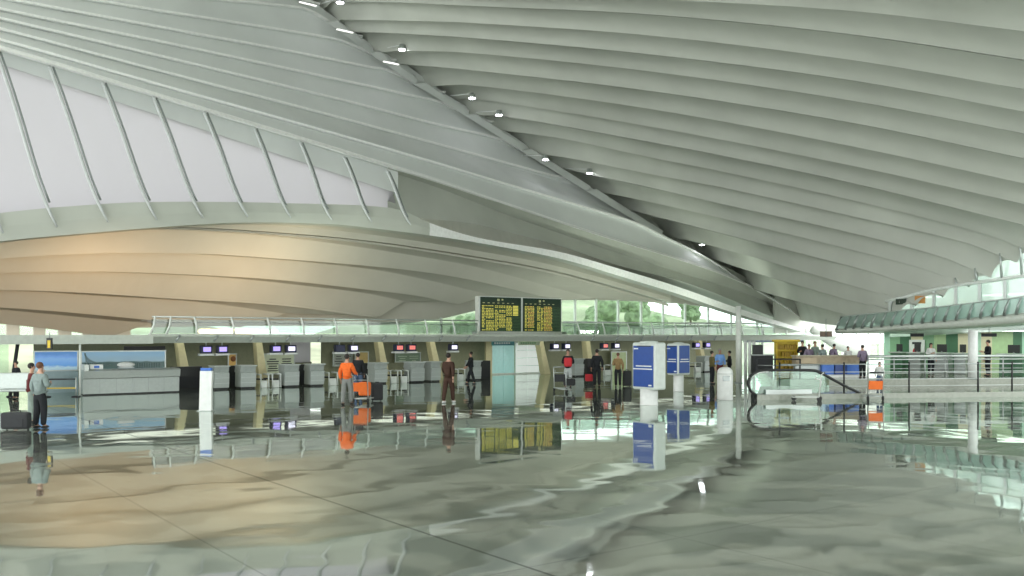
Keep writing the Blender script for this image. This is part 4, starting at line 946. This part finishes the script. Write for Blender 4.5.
# ================================================================== PEOPLE
def skin(name, chains, m_, parent, lv=2):
    """chains: list of (nodes [(pos, r)], edges) islands"""
    bm = bmesh.new(); ly = bm.verts.layers.skin.verify()
    for nodes, edges in chains:
        vs = []
        for i, (p, r) in enumerate(nodes):
            v = bm.verts.new(p); v[ly].radius = (r, r) if not isinstance(r, tuple) else r; v[ly].use_root = (i == 0); vs.append(v)
        for a, b in edges: bm.edges.new((vs[a], vs[b]))
    me = bpy.data.meshes.new(name); bm.to_mesh(me); bm.free(); me.materials.append(m_ if not isinstance(m_, str) else M[m_])
    o = bpy.data.objects.new(name, me); COL.objects.link(o); o.parent = parent
    sk = o.modifiers.new('skin', 'SKIN'); sk.use_smooth_shade = True; sk.use_x_symmetry = False
    ss = o.modifiers.new('sub', 'SUBSURF'); ss.levels = lv; ss.render_levels = lv
    return o
def person(p, rz, h, label, top, legs, hair='hair', shoe='shoe', arms=('down', 'down'), stride=.0, coat=False, longhair=False, lean=0.0, child=False):
    """local +y = the way the person faces"""
    k = h/1.76; t = thing('person', label, 'person', p, rz)
    def V(x, y, z):
        yy = y+max(0, z-.9)*lean; return Vector((x*k, yy*k, z*k))
    ft = {1: stride, -1: -stride}
    A = {}
    for sd, pose in zip((-1, 1), arms):
        if pose == 'down': e, w_ = (sd*.245, -.04, 1.13), (sd*.255, .05, .88)
        elif pose == 'swing': e, w_ = (sd*.25, .08, 1.14), (sd*.22, .24, .96)
        elif pose == 'back': e, w_ = (sd*.25, -.12, 1.15), (sd*.25, -.12, .90)
        elif pose == 'push': e, w_ = (sd*.25, .06, 1.13), (sd*.22, .34, 1.06)
        elif pose == 'hold': e, w_ = (sd*.25, .0, 1.13), (sd*.08, .24, 1.18)
        elif pose == 'raise': e, w_ = (sd*.30, .1, 1.22), (sd*.2, .22, 1.42)
        A[sd] = (Vector(e), Vector(w_))
    # body
    nodes = [(V(0, 0, .95), .07*k), (V(0, 0, 1.1), .07*k), (V(0, 0, 1.3), .08*k), (V(0, 0, 1.44), .05*k), (V(0, .005, 1.52), .052*k), (V(0, .03, 1.59), .064*k), (V(0, .018, 1.66), .082*k), (V(0, .0, 1.715), .06*k)]
    ed = [(i, i+1) for i in range(7)]; isl = []
    for sd in (-1, 1):
        n0 = len(nodes); f = ft[sd]
        nodes += [(V(sd*.09, 0, .88), .06*k), (V(sd*.10, f*.55+.02, .5), .055*k), (V(sd*.105, f-.02, .1), .038*k), (V(sd*.11, f+.1, .05), .034*k)]
        ed += [(0, n0), (n0, n0+1), (n0+1, n0+2), (n0+2, n0+3)]
        n0 = len(nodes); e, w_ = A[sd]; hd = (w_-e).normalized(); pm = w_+hd*.07
        nodes += [(V(sd*.175, 0, 1.41), .045*k), (V(*e), .042*k), (V(*w_), .028*k), (V(*pm), .034*k)]
        ed += [(3, n0), (n0, n0+1), (n0+1, n0+2), (n0+2, n0+3)]
        side = hd.cross(Vector((1, 0, 0))).normalized(); curl = Vector((-sd*.4, .5, 0))
        for q in range(4):
            o_ = side*(.026*(q-1.5)); ln = (.062, .075, .07, .052)[q]
            a = pm+o_*.7; b = a+hd*.045+o_*.3; c = b+hd*ln*.6+curl*.015; d = c+hd*ln*.3+curl*.035
            isl.append(([(V(*a), .012*k), (V(*b), .011*k), (V(*c), .010*k), (V(*d), .008*k)], [(0, 1), (1, 2), (2, 3)]))
        a = w_+hd*.03; b = a+side*-.035+hd*.02+curl*.02; c = b+hd*.035+curl*.02
        isl.append(([(V(*a), .014*k), (V(*b), .012*k), (V(*c), .010*k)], [(0, 1), (1, 2)]))
    isl.append(([(V(0, .085, 1.64), .012*k), (V(0, .108, 1.615), .015*k)], [(0, 1)]))
    for sd in (-1, 1): isl.append(([(V(sd*.07, .005, 1.645), .016*k), (V(sd*.088, .0, 1.635), .012*k)], [(0, 1)]))
    skin('body', [(nodes, ed)]+isl, 'skin', t)
    # top
    zlo = .72 if coat else .86
    n = [(V(0, 0, 1.12), .145*k), (V(0, 0, .99), .155*k), (V(0, 0, zlo), .155*k if not coat else .18*k), (V(0, 0, 1.32), .165*k), (V(0, 0, 1.45), .085*k)]; e_ = [(0, 1), (1, 2), (0, 3), (3, 4)]
    for sd in (-1, 1):
        q = len(n); e, w_ = A[sd]
        n += [(V(sd*.165, 0, 1.385), .095*k), (V(*e), .070*k), (V(*(e.lerp(w_, .92))), .052*k)]; e_ += [(3, q), (q, q+1), (q+1, q+2)]
    skin('jacket' if coat or lean == 0 else 'shirt', [(n, e_)], top, t)
    # trousers
    n = [(V(0, 0, 1.04), .11*k), (V(0, 0, .92), .125*k)]; e_ = [(0, 1)]
    for sd in (-1, 1):
        q = len(n); f = ft[sd]
        n += [(V(sd*.095, 0, .82), .108*k), (V(sd*.10, f*.55+.02, .5), .09*k), (V(sd*.105, f-.02, .075), .07*k)]; e_ += [(1, q), (q, q+1), (q+1, q+2)]
    skin('trousers', [(n, e_)], legs, t)
    for sd in (-1, 1):
        f = ft[sd]; a = V(sd*.108, f+.03, .042)
        MB().ball(a, .05*k, 8, .85, 1, 2.7).build('shoe', shoe, t)
    MB().ball(V(0, -.012, 1.675), .094*k, 10, .98, .93, 1.0).build('hair', hair, t)
    if longhair: MB().ball(V(0, -.05, 1.58), .085*k, 10, 1.6, 1, .7).build('long_hair', hair, t)
    for sd in (-1, 1): MB().ball(V(sd*.033, .088, 1.652), .012*k, 6).build('eye', 'black', t)
    MB().box(*V(0, .094, 1.588), .05*k, .01*k, .012*k).build('mouth', mat('lips', (.35, .1, .08), .6), t)
    return t
def back(p): return p
c_orange = cloth('orange_top', (.78, .15, .03)); c_grey = cloth('grey_trousers', (.2, .21, .2)); c_dark = cloth('dark_cloth', (.02, .022, .025)); c_brown = cloth('brown_cloth', (.055, .03, .022))
c_jean = cloth('denim', (.08, .12, .2)); c_tan = cloth('tan_jacket', (.28, .19, .09)); c_white = cloth('white_cloth', (.65, .66, .64)); c_olive = cloth('olive_cloth', (.14, .12, .05)); c_blue = cloth('blue_white_cloth', (.2, .38, .75))
c_purple = cloth('mauve_cloth', (.22, .18, .25)); c_sage = cloth('sage_cloth', (.2, .25, .22)); c_plaid = cloth('pale_plaid', (.22, .27, .26)); c_maroon = cloth('maroon_cloth', (.12, .03, .03)); c_lj = cloth('light_trousers', (.42, .45, .45))
def hgt(py_head, py_feet): d = ground_d(py_feet); return (py_feet-py_head)*d/F
person(gp(347, 405), D2(-12), hgt(354, 405), 'person in an orange top and grey trousers pushing a luggage trolley', c_orange, c_grey, arms=('down', 'push'), stride=.12)
person(gp(358, 395), D2(10), 1.72, 'person in a dark top and blue jeans just ahead of the trolley', c_dark, c_jean, arms=('down', 'down'), stride=.08)
trolley(gp(364, 402.5), D2(-8), 'luggage trolley with an orange panel beside the person in orange')
p_ = gp(364.5, 402); suitcase(p_+Vector((.0, .05, .2)), D2(-5), .42, .3, .5, 'orange', 'orange case standing on the trolley beside the person in orange', 'travel_case')
suitcase(gp(377, 401), D2(20), .42, .3, .62, 'dark', 'dark bag beside the trolley of the person in orange', 'travel_bag')
person(gp(448.5, 403), D2(-25), hgt(353, 403), 'person in dark brown clothes walking across the open floor', c_brown, c_brown, shoe='shoew', arms=('swing', 'back'), stride=.16)
person(gp(471, 384), D2(80), 1.62, 'person in dark clothes walking near the desks left of the doors', c_dark, c_dark, arms=('swing', 'swing'), stride=.22)
person(gp(568, 388), D2(170), hgt(349, 388), 'person with a dark top and a red bag held on the chest by the doors', c_dark, c_lj, arms=('hold', 'hold'), stride=.08)
p_ = gp(568, 388); t = thing('red_backpack', 'red backpack held before the chest of the traveller by the doors', 'backpack', p_+Vector((-.02, -.36, 1.0)))
MB().box(0, 0, .2, .36, .2, .42).build('pack', 'red', t, bevel=.07); MB().box(0, -.11, .12, .24, .05, .18).build('pocket', 'red', t, bevel=.02)
for sx in (-.1, .1): MB().tube([(sx, .1, .38), (sx, .16, .3), (sx, .1, .06)], .015, 6).build('strap', 'dark', t)
trolley(gp(563, 392), D2(195), 'empty steel luggage trolley in front of the traveller with the red backpack', 'dark')
p_ = gp(566, 390.5); suitcase(p_+Vector((.15, .05, .19)), D2(10), .5, .32, .3, 'dark', 'dark bag lying on the trolley in front of the red backpack', 'travel_bag')
person(gp(597, 387), D2(5), hgt(349, 387), 'person in a black suit standing with a red bag in the left hand', c_dark, c_dark, arms=('down', 'down'), coat=True)
p_ = gp(589, 386.5); suitcase(p_+Vector((0, 0, .22)), D2(0), .36, .2, .34, 'red', 'red bag hanging from the hand of the person in the black suit', 'hand_bag')
person(gp(618, 387), D2(0), 1.62, 'person in a tan jacket and dark trousers facing the desks', c_tan, c_dark, hair='hairb', arms=('hold', 'down'))
suitcase(gp(627, 386.5), D2(10), .4, .28, .72, 'dark', 'black suitcase beside the person in the tan jacket')
person(gp(712, 384), D2(-80), 1.66, 'person in an olive top at the left of the group near the pole', c_olive, c_dark, arms=('hold', 'down'))
person(gp(720, 382), D2(180), 1.74, 'person in a blue and white top behind the round bin', c_blue, c_maroon, hair='hairg', arms=('down', 'down'))
person(gp(729.5, 381), D2(75), 1.62, 'person in black just left of the slim white pole', c_dark, c_dark, arms=('hold', 'down'))
# left pair
person(gp(40, 428.5), D2(-20), hgt(362, 428.5), 'person in a pale patterned shirt and black trousers beside the black suitcase', c_plaid, c_dark, arms=('down', 'hold'), stride=.03, hair='hairb')
person(gp(31.5, 423), D2(-60), 1.66, 'person in a dark red top half hidden behind the pale shirted one', c_maroon, c_sage, arms=('hold', 'raise'), stride=.03)
suitcase(gp(16, 430), D2(5), .68, .3, .42, 'dark', 'low black suitcase on the floor at the left edge')
t = person(gp(16, 399), D2(150), 1.45, 'person in dark clothes behind the bench at the far left', c_dark, c_dark)
# group on the raised floor
def dz(px, d): p = at_d(px, HY, d); p.z = PZ; return p
person(dz(802.5, 45.5), D2(150), 1.66, 'person in black at the left end of the group behind the tan counter', c_dark, c_dark, arms=('down', 'hold'), coat=True)
person(dz(809, 44.5), D2(180), 1.50, 'shorter person in grey second from the left behind the tan counter', c_purple, c_dark, arms=('down', 'down'))
person(dz(815, 45.5), D2(200), 1.64, 'person in sage green, tallest behind the tan counter', c_sage, c_sage, arms=('down', 'down'), hair='hairb')
person(dz(822.5, 44), D2(20), 1.50, 'person with black hair and a dark checked top behind the tan counter', c_plaid, c_dark, arms=('hold', 'hold'))
person(dz(832, 44), D2(-60), 1.52, 'person in a mauve top leaning on the tan counter', c_purple, c_dark, arms=('push', 'push'), lean=.25)
person(dz(848, 46), D2(180), 1.38, 'short person whose head shows above the middle of the tan counter', c_white, c_dark)
person(dz(862.5, 40.7), D2(10), 1.50, 'person in a mauve shirt standing at the right end of the tan counter', c_purple, c_dark, arms=('hold', 'down'))
person(at_d(879.5, HY, 37.0)*Vector((1, 1, 0)) if False else Vector((at_d(879.5, HY, 37.0).x, 37.0, .2)), D2(160), 1.14, 'child with brown hair and a white shirt behind the orange-panelled trolley', c_white, c_jean, hair='hairb', longhair=True)
person(dz(931, 44.6), D2(180), 1.56, 'woman with dark hair and a white top behind the rental desks', c_white, c_dark, arms=('down', 'hold'), longhair=True)
person(dz(988, 42.3), D2(80), 1.72, 'man in black standing before the rental desks right of the round column', c_dark, c_dark, arms=('hold', 'down'))
# trolleys on the right
trolley(gp(808, 401), D2(70), 'empty pale luggage trolley at the loop of the handrail', 'white2', 'frame')
trolley(gp(872, 400), D2(-5), 'luggage trolley with a bright orange panel before the black posts')
